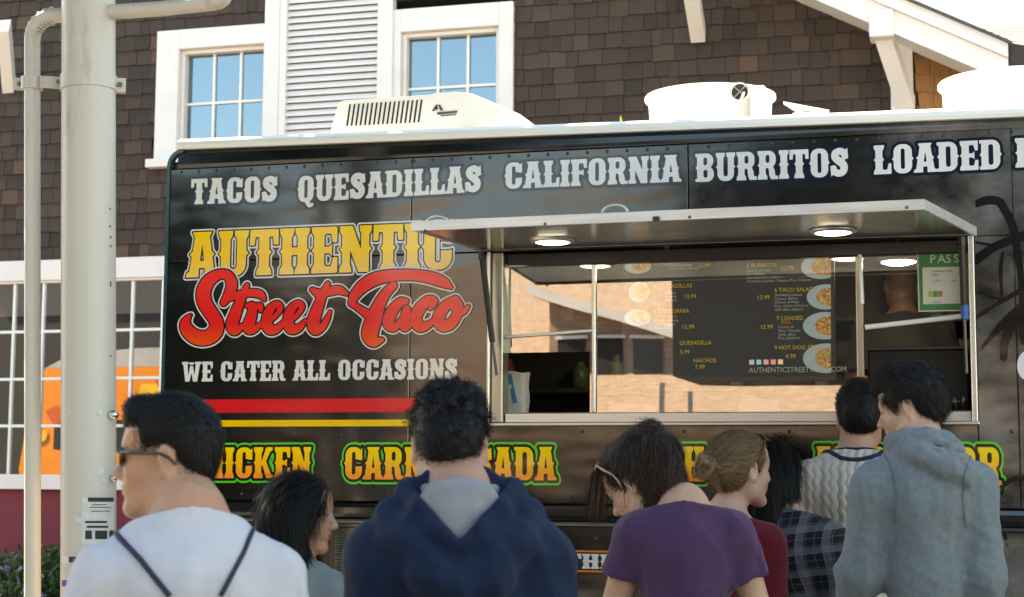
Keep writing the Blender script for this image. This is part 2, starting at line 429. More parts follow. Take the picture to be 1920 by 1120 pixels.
# neighbour's pale roof at the far right
nb = thing('neighbour_building', 'pale sunlit shingle roof of the next building beyond the gable', 'building', (2, 18, 0))
MT['pale_roof'] = pmat('pale_roof', (.42, .36, .31), .9, var=.2, vs=14, bumpv=.3, bs=60)
zr0, zr1 = W(1880, 100, 17)[2], W(1870, 46, 20)[2]
rf = MB().add([(-.6, 17, zr0), (9, 17, zr0-.5), (9, 20, zr1-.5), (-.2, 20, zr1), (-.6, 17, zr0-.1), (9, 17, zr0-.6)], [(0, 1, 2, 3), (0, 4, 5, 1)]).build('roof', MT['pale_roof'], nb)
for k in range(9):
    t = k/9; t2 = t+1/9+.02
    a = np.array((-.6+.4*t, 17+3*t, zr0+(zr1-zr0)*t+.03)); b_ = np.array((9, 17+3*t, zr0-.5+(zr1-zr0)*t+.03))
    a2 = np.array((-.6+.4*t2, 17+3*t2, zr0+(zr1-zr0)*t2+.01)); b2 = np.array((9, 17+3*t2, zr0-.5+(zr1-zr0)*t2+.01))
    MB().add([a, b_, b2, a2, a-(0, 0, .03), b_-(0, 0, .03)], [(0, 1, 2, 3), (0, 4, 5, 1)]).build('shingle_course', MT['pale_roof'], rf)
MB().box((-.5, 17.3, 0), (9, 17.5, zr0-.3)).build('wall', MT['wall_dark'], nb)

# ================================================================ pole and downspout
dp = 5.6
pc = P(166, 500, dp); prad = .5*100/FPX*dp
cream = pmat('cream_paint', (.56, .51, .44), .38, var=.04, vs=1.5, stretch=(1, 1, .2), dirt=((.36, .30, .23), 7, .585), bumpv=.06, bs=25)
pole = thing('canopy_pole', 'thick cream steel pole with torn flyers on it, left of the truck', 'pole', (pc[0], pc[1], 0))
ax_k = (W(166, 0, pc[1])[0]-W(166, 1120, pc[1])[0])/(W(166, 0, pc[1])[2]-W(166, 1120, pc[1])[2])
def pcx(z): return pc[0]+ax_k*(z-pc[2])
MB().tube([(pcx(0), pc[1], 0), (pcx(6), pc[1], 6.0)], prad, 48).build('shaft', cream, pole, autosmooth=40)
def onpole(px, py):                      # point on the pole's front surface seen at that pixel
    d = ray(px, py); d /= np.linalg.norm(d); o = C0-np.array((pcx(P(px, py, dp)[2]), pc[1], 0)); a = d[0]**2+d[1]**2; b_ = o[0]*d[0]+o[1]*d[1]; c_ = o[0]**2+o[1]**2-prad**2
    s = b_*b_-a*c_; t = (-b_-math.sqrt(max(s, 0)))/a; return C0+d*t
zc = onpole(166, 146)[2]
mb = MB(); mb.tube([(pcx(zc-.026), pc[1], zc-.026), (pcx(zc+.026), pc[1], zc+.026)], prad+.005, 48)
mb.build('clamp_band', cream, pole, autosmooth=40)
dx = P(222, 146, dp); vdir = nrm((ray(166, 500)[0], ray(166, 500)[1], 0)); side = np.array((vdir[1], -vdir[0], 0))
e0 = np.array((pcx(zc), pc[1], zc))+side*(prad-.01)
def lug(c, w, h, t, name, par):
    mb = MB(); vs = []
    for a in (-1, 1):
        for k in (-1, 1):
            for u in (-1, 1): vs.append(c+side*a*w/2+vdir*k*t/2+np.array((0, 0, u*h/2)))
    mb.add(vs, [(0, 1, 3, 2), (4, 6, 7, 5), (0, 4, 5, 1), (2, 3, 7, 6), (0, 2, 6, 4), (1, 5, 7, 3)]); return mb.build(name, cream, par)
lug(e0+side*.02-vdir*.0, .05, .05, .03, 'clamp_lug', pole)
def bolt(c, par, r=.009):
    mb = MB(); mb.tube([c, c-vdir*.012], r, 6); mb.build('bolt', MT['dark_steel'], par)
bolt(e0+side*.025-vdir*.015, pole)
# torn flyers and stickers wrapped on the shaft
def wrap(poly, off, name, mat, par=pole, n=10):
    """polygon in photo pixels pressed on the shaft; triangulated as a fan of small strips"""
    pts = [onpole(x, y) for x, y in poly]; ctr = onpole(sum(p[0] for p in poly)/len(poly), sum(p[1] for p in poly)/len(poly))
    def push(p):
        r = p[:2]-np.array((pcx(p[2]), pc[1])); r = r/np.linalg.norm(r)*(prad+off); return (pcx(p[2])+r[0], pc[1]+r[1], p[2])
    vs = [push(ctr)]+[push(p) for p in pts]; k = len(pts)
    return MB().add(vs, [(0, 1+(i+1) % k, 1+i) for i in range(k)]).build(name, mat, par)
def wraprect(x0, y0, x1, y1, off, name, mat, par, nx=6):
    mb = MB(); xs = np.linspace(x0, x1, nx+1)
    for i in range(nx):
        q = []
        for (x, y) in ((xs[i], y1), (xs[i+1], y1), (xs[i+1], y0), (xs[i], y0)):
            p = onpole(x, y); r = p[:2]-np.array((pcx(p[2]), pc[1])); r = r/np.linalg.norm(r)*(prad+off); q.append((pcx(p[2])+r[0], pc[1]+r[1], p[2]))
        mb.add(q, [(0, 1, 2, 3)])
    return mb.build(name, mat, par)
paper = pmat('paper', (.62, .60, .56), .8, var=.12, vs=30); ink = pmat('ink', (.03, .03, .03), .8); inkr = pmat('ink_red', (.35, .04, .03), .8); inkp = pmat('ink_purple', (.16, .05, .25), .8)
fl = wraprect(154, 932, 213, 1022, .0015, 'torn_flyer', paper, pole, 8)
wraprect(165, 933, 212, 941, .003, 'printed_line', ink, fl)
for yy, xa, xb in ((946, 172, 200), (951, 168, 206), (958, 170, 205)): wraprect(xa, yy, xb, yy+1.3, .003, 'printed_line', ink, fl)
for yy, xa, xb in ((977, 160, 200), (986, 163, 202)): wraprect(xa, yy, xb, yy+4, .003, 'printed_line', ink, fl)
for xa, xb in ((160, 172), (178, 200), (204, 212)): wraprect(xa, 995, xb, 1011, .003, 'printed_photo', ink, fl, 3)
for poly in ([(128, 772), (138, 766), (140, 771), (133, 777), (127, 779)], [(178, 769), (191, 768), (192, 780), (185, 779)], [(176, 887), (195, 877), (192, 890), (198, 905), (188, 906), (187, 893)], [(140, 962), (150, 972), (158, 967), (154, 984), (142, 978)]):
    wrap(poly, .002, 'paper_scrap', paper)
st = wraprect(117, 1043, 150, 1056, .0015, 'sticker', paper, pole, 5)
wraprect(130, 1044, 150, 1055, .003, 'printed_band', ink, st, 4); wraprect(137, 1048, 150, 1054, .0045, 'printed_mark', inkr, st, 3)
st2 = wraprect(117, 1085, 140, 1104, .0015, 'sticker', paper, pole, 4); wraprect(118, 1088, 136, 1100, .003, 'printed_mark', inkp, st2, 4)
for (x, y) in ((206, 392), (206, 425), (207, 445), (207, 462), (207, 530), (207, 668)):
    wraprect(x-1.2, y-2, x+1.2, y+(8 if y == 530 else 2), .0012, 'paint_chip', MT['dark_steel'], pole, 2)
for (x, y, r_) in ((207, 778, .022), (208, 897, .016)):
    c = onpole(x, y)+side*.008; MB().lathe([(0, -r_*.8), (r_*.7, -r_*.6), (r_, 0), (r_*.7, r_*.6), (0, r_*.8)], c, 16).build('metal_stud', MT['steel'], pole, True)

# downspout: square-ish pipe with ribbed elbow, its strap reaching over to the pole
ds = thing('downspout', 'cream metal downspout with ribbed elbow strapped beside the thick pole', 'downspout', tuple(P(60, 1100, dp)*np.array((1, 1, 0))))
dc = P(60, 500, dp); dr = .5*35/FPX*dp
def rp(px, py): return W(px, py, pc[1])
path = [rp(61, 1400), rp(61, 700), rp(60.5, 120), rp(60.5, 75)]
for k in range(1, 8):
    a = math.pi/2*k/7; path.append(rp(60.5+42*(1-math.cos(a)), 75-45*math.sin(a)-0*k))
path += [rp(150, 27), rp(300, 17), rp(400, 6)]
for k in range(1, 5): path.append(rp(400+26*math.sin(k*.39), 6-30*(1-math.cos(k*.39))))
path.append(rp(427, -140))
mb = MB(); mb.tube(path, [dr]*len(path), 20, flat=.8); mb.build('pipe', cream, ds, autosmooth=50)
for k in range(7):
    a = math.pi/2*(k+.5)/7; c = rp(60.5+42*(1-math.cos(a)), 75-45*math.sin(a)); t = rp(60.5+42*(1-math.cos(a+.05)), 75-45*math.sin(a+.05))-c; t /= np.linalg.norm(t)
    MB().tube([c-t*.004, c, c+t*.004], [dr*1.0, dr*1.07, dr*1.0], 20, flat=.8).build('elbow_rib', cream, ds, True)
seam = rp(66, 600); 
MB().tube([rp(52, 1300)-vdir*dr*.62, rp(52, 110)-vdir*dr*.62], .006, 6).build('seam', pmat('seam', (.40, .37, .32), .5), ds)
zs_ = rp(60, 157); 
mb = MB(); mb.tube([zs_+np.array((0, 0, -.022)), zs_+np.array((0, 0, .022))], dr+.006, 20); mb.build('strap', cream, ds, autosmooth=50)
lug(rp(98, 155), .085, .042, .008, 'strap_arm', ds); lug(rp(34, 158), .03, .044, .008, 'strap_tab', ds)
for q in ((83, 155), (109, 154), (36, 158)): bolt(rp(*q)-vdir*.004, ds, .007)

# ================================================================ planting at the foot of the wall
def leafcloud(n, ctr, rad, size, seed, flat=1.0, zmin=None):
    rs = np.random.RandomState(seed); v = rs.normal(size=(n, 3)); v /= np.linalg.norm(v, axis=1)[:, None]
    p = np.array(ctr)+v*np.array(rad)*(rs.uniform(.25, 1, (n, 1))**.45)
    return leaves(p, size, rs)
def leaves(p, size, rs, aspect=.45):
    n = len(p); d = rs.normal(size=(n, 3)); d /= np.linalg.norm(d, axis=1)[:, None]; u = np.cross(d, rs.normal(size=(n, 3))); u /= np.linalg.norm(u, axis=1)[:, None]
    s = size*rs.uniform(.6, 1.3, (n, 1)); a = p; b_ = p+d*s*.5+u*s*aspect*.5; c_ = p+d*s; e = p+d*s*.5-u*s*aspect*.5
    v = np.stack([a, b_, c_, e], 1).reshape(-1, 3); f = np.arange(4*n).reshape(n, 4); return v, f
def leafmat(name, a, b_, trans=.3):
    m, nt, b = base_mat(name); g = nt.nodes.new('ShaderNodeNewGeometry')
    c = ramp(nt, g.outputs['Random Per Island'], [(0, a), (1, b_)]); nt.links.new(c, b.inputs['Base Color']); b.inputs['Roughness'].default_value = .45
    t = nt.nodes.new('ShaderNodeBsdfTranslucent'); nt.links.new(c, t.inputs[0]); mx = nt.nodes.new('ShaderNodeMixShader'); mx.inputs[0].default_value = trans
    nt.links.new(b.outputs[0], mx.inputs[1]); nt.links.new(t.outputs[0], mx.inputs[2]); nt.links.new(mx.outputs[0], nt.nodes['Material Output'].inputs[0]); return m
LF = leafmat('shrub_leaf', (.03, .07, .02), (.08, .16, .04)); FLW = leafmat('purple_flower', (.35, .18, .5), (.6, .42, .7))
bark = pmat('bark', (.10, .07, .05), .9, var=.3, vs=20, bumpv=.5, bs=40)
for i, (px, py, rx, rz, lab) in enumerate(((40, 1060, .55, .38, 'low green shrub with purple flowers left of the downspout'), (100, 1050, .4, .42, 'green flowering shrub between downspout and thick pole'), (235, 1035, .45, .48, 'green flowering shrub just right of the thick pole, behind the man in sunglasses'))):
    c = W(px, py, 11.2)
    sh = thing('flowering_shrub', lab, 'shrub', (c[0], c[1], 0), 'shrubs along the red wall')
    v, f = leafcloud(5200, (c[0], c[1], c[2]*.55), (rx, .5, c[2]*.5+.08), .055, 20+i); npmesh('foliage', v, f, LF, sh, False)
    rs = np.random.RandomState(50+i); q = rs.normal(size=(55, 3)); q /= np.linalg.norm(q, axis=1)[:, None]; q[:, 1] = -abs(q[:, 1]); q = np.array((c[0], c[1], c[2]*.55))+q*np.array((rx, .5, c[2]*.5+.08))*1.02
    pp = np.repeat(q, 6, 0)+rs.normal(size=(330, 3))*.008; v, f = leaves(pp, .022, rs, .8); tag(npmesh('flowers', v, f, FLW, sh, False), kind='stuff')
    MB().tube([(c[0], c[1], 0), (c[0], c[1], c[2]*.5)], [.03, .01], 6).build('stem', bark, sh)
# bamboo-like leaf tip showing over the truck roof
c = W(1165, 236, 10.2); pl = thing('leafy_plant', 'bright green leaf tips peeking over the truck roof', 'plant', (c[0], c[1], 0))
MB().tube([(c[0], c[1], 0), (c[0], c[1], c[2]-.02)], [.02, .006], 6).build('stem', bark, pl)
LB = leafmat('bright_leaf', (.18, .38, .03), (.30, .5, .06), .5)
for k in range(9):
    a = k*2.4; l_ = .07+.025*(k % 3); b0 = np.array((c[0], c[1], c[2]-.04-.02*(k//4))); d = np.array((math.cos(a)*.8, math.sin(a)*.5, .75-.12*(k//4))); d /= np.linalg.norm(d); s_ = np.cross(d, (0, 1, 0)); s_ /= np.linalg.norm(s_)
    MB().add([b0, b0+d*l_*.4+s_*.014, b0+d*l_, b0+d*l_*.4-s_*.014], [(0, 1, 2, 3)]).build('leaf', LB, pl)
# ================================================================ food truck
YT, YB = 6.3, 8.6
def TX(px, py=600): return W(px, py, YT)[0]
def TZ(px, py): return W(px, py, YT)[2]
XL, XR = TX(303, 700), 3.1
truck = thing('food_truck', 'black food truck with western lettering, raised awning and serving window', 'food truck', (-.1, (YT+YB)/2, 0))
def wrapmat(name):
    m, nt, b = base_mat(name); tc = nt.nodes.new('ShaderNodeTexCoord'); sx = nt.nodes.new('ShaderNodeSeparateXYZ'); nt.links.new(tc.outputs['Object'], sx.inputs[0])
    mr = nt.nodes.new('ShaderNodeMapRange'); mr.inputs[1].default_value = TX(1560)+.1; mr.inputs[2].default_value = TX(1790)+.1; nt.links.new(sx.outputs[0], mr.inputs[0])
    cl = ramp(nt, noise(nt, coords(nt, (1, 1, 1.3)), 3.2, 8, .62), [(.34, (.010, .010, .010)), (.48, (.060, .057, .052)), (.70, (.19, .18, .168))])
    nt.links.new(mix(nt, mr.outputs[0], (.0055, .0055, .006), cl), b.inputs['Base Color'])
    rg = noise(nt, coords(nt), 5, 5, .7); r2 = ramp(nt, rg, [(.35, (.10, .10, .10)), (.75, (.2, .2, .2))]); nt.links.new(r2, b.inputs['Roughness'])
    b.inputs['IOR'].default_value = 1.5; b.inputs['Specular IOR Level'].default_value = .9
    a = noise(nt, coords(nt, (.5, 1, 1.6)), 2.6, 2); st = nt.nodes.new('ShaderNodeTexWave'); st.bands_direction = 'Z'; st.inputs['Scale'].default_value = 16; st.inputs['Distortion'].default_value = 4; st.inputs['Detail'].default_value = 2
    nt.links.new(coords(nt, (.3, 1, 1)), st.inputs[0]); ad = nt.nodes.new('ShaderNodeMath'); ad.operation = 'MULTIPLY_ADD'; nt.links.new(st.outputs['Fac'], ad.inputs[0]); ad.inputs[1].default_value = .0008; nt.links.new(a, ad.inputs[2])
    bump(nt, ad.outputs[0], .12, .05, b); return m
WR = wrapmat('black_vinyl_wrap')
def zt(x): return 2.925-(x+2.52)*.0135            # roof line falls a touch to the right
OX0, OX1, OZ0, OZ1 = TX(914), TX(1829), 1.69, 2.392
sx1, sx2 = TX(771, 400), TX(1290, 330)
ZRIV, ZRAIL = 2.79, 1.368
G = .0012
def panel(x0, x1, z0, z1):
    MB().bbox((x0+G, YT, z0+G), (x1-G, YT+.03, z1-G), .003).build('side_panel', WR, truck)
for (a, b_) in ((XL+.0155, sx1), (sx1, sx2), (sx2, TX(1905)), (TX(1905), XR)): panel(a, b_, OZ1, ZRIV+.012)
panel(XL+.0155, sx1, ZRAIL, OZ1); panel(sx1, OX0, ZRAIL, OZ1)
panel(OX0, OX1, ZRAIL, OZ0); panel(OX1, TX(1905), ZRAIL, OZ1); panel(TX(1905), XR, ZRAIL, OZ1)
# cove above the rivet line, then the white roof cap
def strip(name, prof, mat, x0, x1, slope=True, n=2, smooth=False):
    """extrude a (y,z) profile along x following the roof line"""
    mb = MB(); xs = np.linspace(x0, x1, n); vs = []; k = len(prof)
    for x in xs:
        for (y, z, s) in prof: vs.append((x, y, z+((zt(x)-2.925) if s else 0)))
    fs = [(i*k+j, i*k+(j+1) % k, (i+1)*k+(j+1) % k, (i+1)*k+j) for i in range(n-1) for j in range(k)]
    fs += [tuple(range(k))[::-1], tuple(range((n-1)*k, n*k))]
    return mb.add(vs, [f[::-1] for f in fs]).build(name, mat, truck, smooth)
strip('cove_panel', [(YT+.002, ZRIV+.014, 0), (YT-.004, ZRIV+.03, 0), (YT+.004, 2.86, 1), (YT+.02, 2.882, 1), (YT+.06, 2.882, 1), (YT+.06, ZRIV+.014, 0)], WR, XL+.05, XR)
strip('roof_edge', [(YT-.012, 2.878, 1), (YT-.016, 2.893, 1), (YT-.012, 2.91, 1), (YT+.012, 2.926, 1), (YT+.10, 2.935, 1), (YT+.10, 2.878, 1)], MT['white_gloss'], XL+.05, XR)
strip('roof', [(YT+.101, 2.90, 1), (YT+.101, 2.934, 1), (7.4, 2.985, 1), (YB, 2.935, 1), (YB, 2.90, 1)], MT['white_gloss'], XL+.05, XR)
# left corner extrusion with rounded top
teal = pmat('teal_edge', (.010, .040, .045), .25, var=.2, spec=.8)
aa = np.linspace(0, math.pi/2, 10); poly = [(XL, .5)]+[(XL+.075-.075*math.cos(a), 2.815+.075*math.sin(a)) for a in aa]+[(XL+.075-.059*math.cos(a), 2.815+.059*math.sin(a)) for a in aa[::-1]]+[(XL+.016, .5)]
MB().prism(poly[::-1], lambda p: (p[0], YT-.004, p[1]), lambda p: (p[0], YT+.03, p[1])).build('corner_trim', teal, truck)
MB().box((XL+.01, YT+.031, .5), (XL+.04, YB, 2.84)).build('rear_wall', WR, truck)
MB().box((XL+.04, YB-.04, .5), (XR, YB, 2.88)).build('far_wall', MT['dark_steel'], truck)
MB().box((XR-.04, YT+.031, .5), (XR, YB-.04, 2.86)).build('front_wall', WR, truck)
# rivets: too small to pick apart
rv = MB()
def rivet(x, z, r=.0075, y=YT):
    rv.lathe([(r, -.0005), (r*.85, -r*.35), (r*.4, -r*.6), (.0001, -r*.65)], (x, y, z), 8, axis='y')
x = XL+.07
while x < XR-.05: rivet(x, ZRIV-.004); x += .0825
x = XL+.06
while x < XR-.05: rivet(x, ZRAIL+.028, .007); x += .11
z = .6
while z < 2.72: rivet(XL+.008, z, .005, YT-.004); z += .084
for xx in np.arange(TX(560), TX(1900), .41): rivet(xx, 1.655, .007)
for xx in (TX(420), TX(645)): rivet(xx, TZ(560, 815), .008)
tag(rv.build('rivets', pmat('rivet_dark', (.05, .05, .05), .3, .5), truck, True), kind='stuff')
# rub rail and lower body
blk = pmat('black_gloss', (.008, .008, .009), .12, var=.1, spec=1.0)
prof = [(YT+.02, 1.300), (YT-.025, 1.305), (YT-.045, 1.322), (YT-.045, 1.345), (YT-.03, 1.361), (YT+.02, 1.366)]
strip('rub_rail', [(y, z, 0) for y, z in prof], blk, XL-.01, XR)
strip('rail_lip', [(YT-.02, 1.283, 0), (YT-.024, 1.29, 0), (YT-.02, 1.297, 0), (YT+.02, 1.297, 0), (YT+.02, 1.283, 0)], MT['dark_steel'], XL, XR)
for (a, b_) in ((XL+.02, TX(628)), (TX(628), sx1), (sx1, TX(1000)), (TX(1000), sx2), (sx2, .3), (.3, XR)):
    MB().bbox((a+G, YT+.012, .5), (b_-G, YT+.04, 1.281), .003).build('skirt_panel', WR, truck)
rv2 = MB(); rv = rv2; x = XL+.1
while x < XR: rivet(x, 1.235, .007, YT+.012); x += .13
tag(rv2.build('rivets', MT['dark_steel'], truck, True), kind='stuff')
vx0, vx1, vz0, vz1 = TX(636), TX(1120), TZ(650, 1116), TZ(650, 1003)
vx1 = vx0+.30
vent = MB().bbox((vx0-.03, YT+.004, vz0-.03), (vx1+.03, YT+.012, vz1+.03), .003).build('louvred_vent', blk, truck)
nz = 22
for i in range(nz):
    z = vz0+(vz1-vz0)*i/nz; h = (vz1-vz0)/nz
    MB().add([(vx0, YT+.002, z), (vx1, YT+.002, z), (vx1, YT-.012, z+h*.45), (vx0, YT-.012, z+h*.45), (vx0, YT+.002, z+h*.62), (vx1, YT+.002, z+h*.62)], [(0, 1, 2, 3), (3, 2, 5, 4)]).build('slat', MT['alu'], vent)
# wheels and chassis
for wx in (-2.2, 2.0):
    t_ = MB(); t_.lathe([(.22, -.02), (.36, -.02), (.41, .02), (.41, .2), (.36, .24), (.22, .24)], (wx, YT+.06, .41), 32, axis='y'); t_ = t_.build('wheel', MT['black_rubber'], truck, True)
    MB().lathe([(.0, .03), (.1, .02), (.2, .06), (.225, .01)], (wx, YT+.06, .41), 24, axis='y').build('rim', MT['alu'], t_, True)
MB().box((XL+.1, YT+.3, .35), (XR-.1, YB-.3, .5)).build('chassis', MT['black_plain'], truck)

# ---------------------------------------------------------------- flat lettering from distance fields
def sd_box(X, Y, x0, y0, x1, y1, r=0):
    cx, cy, hx, hy = (x0+x1)/2, (y0+y1)/2, (x1-x0)/2-r, (y1-y0)/2-r
    qx, qy = np.abs(X-cx)-hx, np.abs(Y-cy)-hy
    return np.hypot(np.maximum(qx, 0), np.maximum(qy, 0))+np.minimum(np.maximum(qx, qy), 0)-r
def sd_poly(X, Y, pts):
    d = np.full(X.shape, 1e9); s = np.ones(X.shape); n = len(pts)
    for i in range(n):
        ax, ay = pts[i]; bx, by = pts[i-1]; ex, ey = bx-ax, by-ay; wx, wy = X-ax, Y-ay
        t = np.clip((wx*ex+wy*ey)/(ex*ex+ey*ey+1e-12), 0, 1); d = np.minimum(d, (wx-ex*t)**2+(wy-ey*t)**2)
        c1 = Y >= ay; c2 = Y < by; c3 = ex*wy > ey*wx
        fl = (c1 & c2 & c3) | (~c1 & ~c2 & ~c3); s = np.where(fl, -s, s)
    return s*np.sqrt(d)
def sd_chain(X, Y, pts):
    d = np.full(X.shape, 1e9)
    for (ax, ay, ra_), (bx, by, rb_) in zip(pts[:-1], pts[1:]):
        ex, ey = bx-ax, by-ay; t = np.clip(((X-ax)*ex+(Y-ay)*ey)/(ex*ex+ey*ey+1e-12), 0, 1)
        d = np.minimum(d, np.hypot(X-ax-ex*t, Y-ay-ey*t)-(ra_+(rb_-ra_)*t))
    return d
def catmull(pts, k=6):
    p = [np.array(q, float) for q in pts]; p = [2*p[0]-p[1]]+p+[2*p[-1]-p[-2]]; out = []
    for i in range(1, len(p)-2):
        for t in np.arange(k)/k:
            a, b_, c_, d_ = p[i-1], p[i], p[i+1], p[i+2]
            out.append(.5*((2*b_)+(-a+c_)*t+(2*a-5*b_+4*c_-d_)*t*t+(-a+3*b_-3*c_+d_)*t**3))
    out.append(p[-2]); return [(q[0], q[1], max(q[2], .01)) if len(q) > 2 else tuple(q) for q in out]
U = lambda *a: np.minimum.reduce(a)
CUT = lambda a, *b_: np.maximum(a, -np.minimum.reduce(b_))
ST, SE, SH_ = .25, .065, .115
def serif(X, Y, x0, x1, top):
    p = [(x0-SE, 0), (x1+SE, 0), (x1+SE*.8, SH_), (x1, SH_*1.7), (x0, SH_*1.7), (x0-SE*.8, SH_)]
    return sd_poly(X, Y, [(a, 1-b_) if top else (a, b_) for a, b_ in p])
def spur(X, Y, x, y=.5, r=.06): return sd_poly(X, Y, [(x-r, y), (x, y-r*1.1), (x+r, y), (x, y+r*1.1)])
def stem(X, Y, x0, x1, sp=(1, 1)):
    d = U(sd_box(X, Y, x0, 0, x1, 1), serif(X, Y, x0, x1, 0), serif(X, Y, x0, x1, 1))
    if sp[0]: d = U(d, spur(X, Y, x0))
    if sp[1]: d = U(d, spur(X, Y, x1))
    return d
def ring(X, Y, x0, x1, s=ST):
    w = x1-x0; return CUT(sd_box(X, Y, x0, 0, x1, 1, min(.27, w*.45)), sd_box(X, Y, x0+s, .15, x1-s, .85, min(.08, (w-2*s)*.45)))
def glyph(ch, X, Y):
    """western slab letter, height 1; returns (distance, advance)"""
    if ch == ' ': return np.full(X.shape, 9.), .34
    if ch == 'I': return stem(X, Y, SE, SE+ST), ST+2*SE
    if ch == 'T':
        d = U(sd_box(X, Y, .22, 0, .22+ST, 1), serif(X, Y, .22, .22+ST, 0), spur(X, Y, .22), spur(X, Y, .22+ST), sd_box(X, Y, .0, .84, .69, 1), sd_poly(X, Y, [(0, 1), (.13, .86), (.11, .66), (-.01, .66)]), sd_poly(X, Y, [(.69, 1), (.56, .86), (.58, .66), (.70, .66)])); return d, .69
    if ch == 'L':
        d = U(stem(X, Y, SE, SE+ST), sd_box(X, Y, SE, 0, .60, .15), sd_poly(X, Y, [(.62, 0), (.62, .36), (.52, .36), (.46, .1)])); return d, .62
    if ch in 'EF':
        d = U(stem(X, Y, SE, SE+ST, (1, 0)), sd_box(X, Y, .2, .85, .60, 1), sd_poly(X, Y, [(.62, 1), (.62, .66), (.52, .66), (.46, .9)]), sd_box(X, Y, .2, .43, .46, .57), sd_poly(X, Y, [(.50, .36), (.50, .64), (.42, .55), (.42, .45)]))
        if ch == 'E': d = U(d, sd_box(X, Y, .2, 0, .60, .15), sd_poly(X, Y, [(.63, 0), (.63, .34), (.53, .34), (.46, .1)]))
        return d, .64 if ch == 'E' else .61
    if ch == 'H':
        a, b_ = SE, .44; return U(stem(X, Y, a, a+.23), stem(X, Y, b_, b_+.23), sd_box(X, Y, a, .42, b_+.1, .58)), .74
    if ch == 'N':
        return U(sd_box(X, Y, SE, 0, SE+.19, 1), sd_box(X, Y, .52, 0, .71, 1), serif(X, Y, SE, SE+.17, 0), serif(X, Y, SE, SE+.15, 1), serif(X, Y, .54, .71, 1), spur(X, Y, SE), spur(X, Y, .71), sd_poly(X, Y, [(SE-.02, 1), (SE+.25, 1), (.71, 0), (.46, 0)])), .78
    if ch == 'W':
        return U(sd_poly(X, Y, [(.06, 1), (.31, 1), (.39, .28), (.48, .8), (.64, .8), (.73, .28), (.81, 1), (1.06, 1), (.90, 0), (.66, 0), (.56, .45), (.46, 0), (.22, 0)]), sd_box(X, Y, 0, .88, .37, 1), sd_box(X, Y, .75, .88, 1.12, 1), sd_box(X, Y, .42, .86, .70, .97)), 1.12
    if ch == 'U':
        d = CUT(U(sd_box(X, Y, SE, 0, .69, .8, .27), sd_box(X, Y, SE, .5, .69, 1)), U(sd_box(X, Y, SE+.23, .16, .46, .8, .08), sd_box(X, Y, SE+.23, .5, .46, 1.1)))
        return U(d, serif(X, Y, SE, SE+.23, 1), serif(X, Y, .46, .69, 1), spur(X, Y, SE), spur(X, Y, .69)), .755
    if ch in 'OQ':
        d = U(ring(X, Y, .05, .69), spur(X, Y, .05), spur(X, Y, .69))
        if ch == 'Q': d = U(d, sd_poly(X, Y, [(.30, .12), (.45, .16), (.56, -.05), (.72, -.06), (.66, -.2), (.48, -.22), (.36, -.08)]))
        return d, .74
    if ch == 'C':
        d = CUT(ring(X, Y, .05, .69), sd_box(X, Y, .40, .40, .9, .62)); return U(d, spur(X, Y, .05), sd_poly(X, Y, [(.69, 1.0), (.70, .60), (.58, .60), (.44, .66), (.60, .84)]), sd_poly(X, Y, [(.44, .36), (.70, .42), (.66, .22), (.5, .22)])), .72
    if ch == 'D':
        o_ = U(sd_box(X, Y, SE, 0, .70, 1, .28), sd_box(X, Y, SE, 0, .4, 1)); i_ = sd_box(X, Y, SE+.24, .15, .47, .85, .08)
        return U(CUT(o_, i_), spur(X, Y, SE), spur(X, Y, .70), sd_box(X, Y, 0, 0, .3, .11), sd_box(X, Y, 0, .89, .3, 1)), .75
    if ch in 'PRB':
        o_ = U(sd_box(X, Y, SE, .40 if ch != 'B' else .46, .68, 1, .25), sd_box(X, Y, SE, .42, .4, 1)); i_ = sd_box(X, Y, SE+.24, .58, .45, .86, .07)
        if ch == 'B':
            o_ = U(o_, sd_box(X, Y, SE, 0, .70, .54, .25), sd_box(X, Y, SE, 0, .4, .6)); return U(CUT(o_, i_, sd_box(X, Y, SE+.24, .14, .46, .42, .07)), sd_box(X, Y, 0, 0, .3, .11), sd_box(X, Y, 0, .89, .3, 1), spur(X, Y, SE)), .74
        d = U(CUT(o_, i_), stem(X, Y, SE, SE+.24, (1, 0)))
        if ch == 'R': d = U(d, sd_poly(X, Y, [(.34, .5), (.56, .48), (.64, .30), (.66, .12), (.76, .12), (.76, 0), (.50, 0), (.44, .12), (.42, .34)]))
        return d, .76 if ch == 'R' else .70
    if ch == 'K':
        return U(stem(X, Y, SE, SE+ST, (1, 0)), sd_poly(X, Y, [(.28, .42), (.50, 1), (.76, 1), (.74, .88), (.66, .86), (.50, .55), (.70, .13), (.79, .11), (.79, 0), (.52, 0), (.36, .42)])), .80
    if ch == 'S':
        pt = catmull([(.53, .70, .11), (.48, .83, .12), (.34, .88, .12), (.19, .82, .125), (.165, .70, .13), (.25, .59, .135), (.40, .48, .14), (.49, .37, .135), (.49, .24, .13), (.42, .14, .12), (.29, .12, .12), (.16, .17, .115), (.12, .30, .10)], 4)
        return U(sd_chain(X, Y, pt), sd_poly(X, Y, [(.62, 1), (.65, .62), (.53, .62), (.46, .8)]), sd_poly(X, Y, [(.03, 0), (.0, .38), (.12, .38), (.19, .2)])), .66
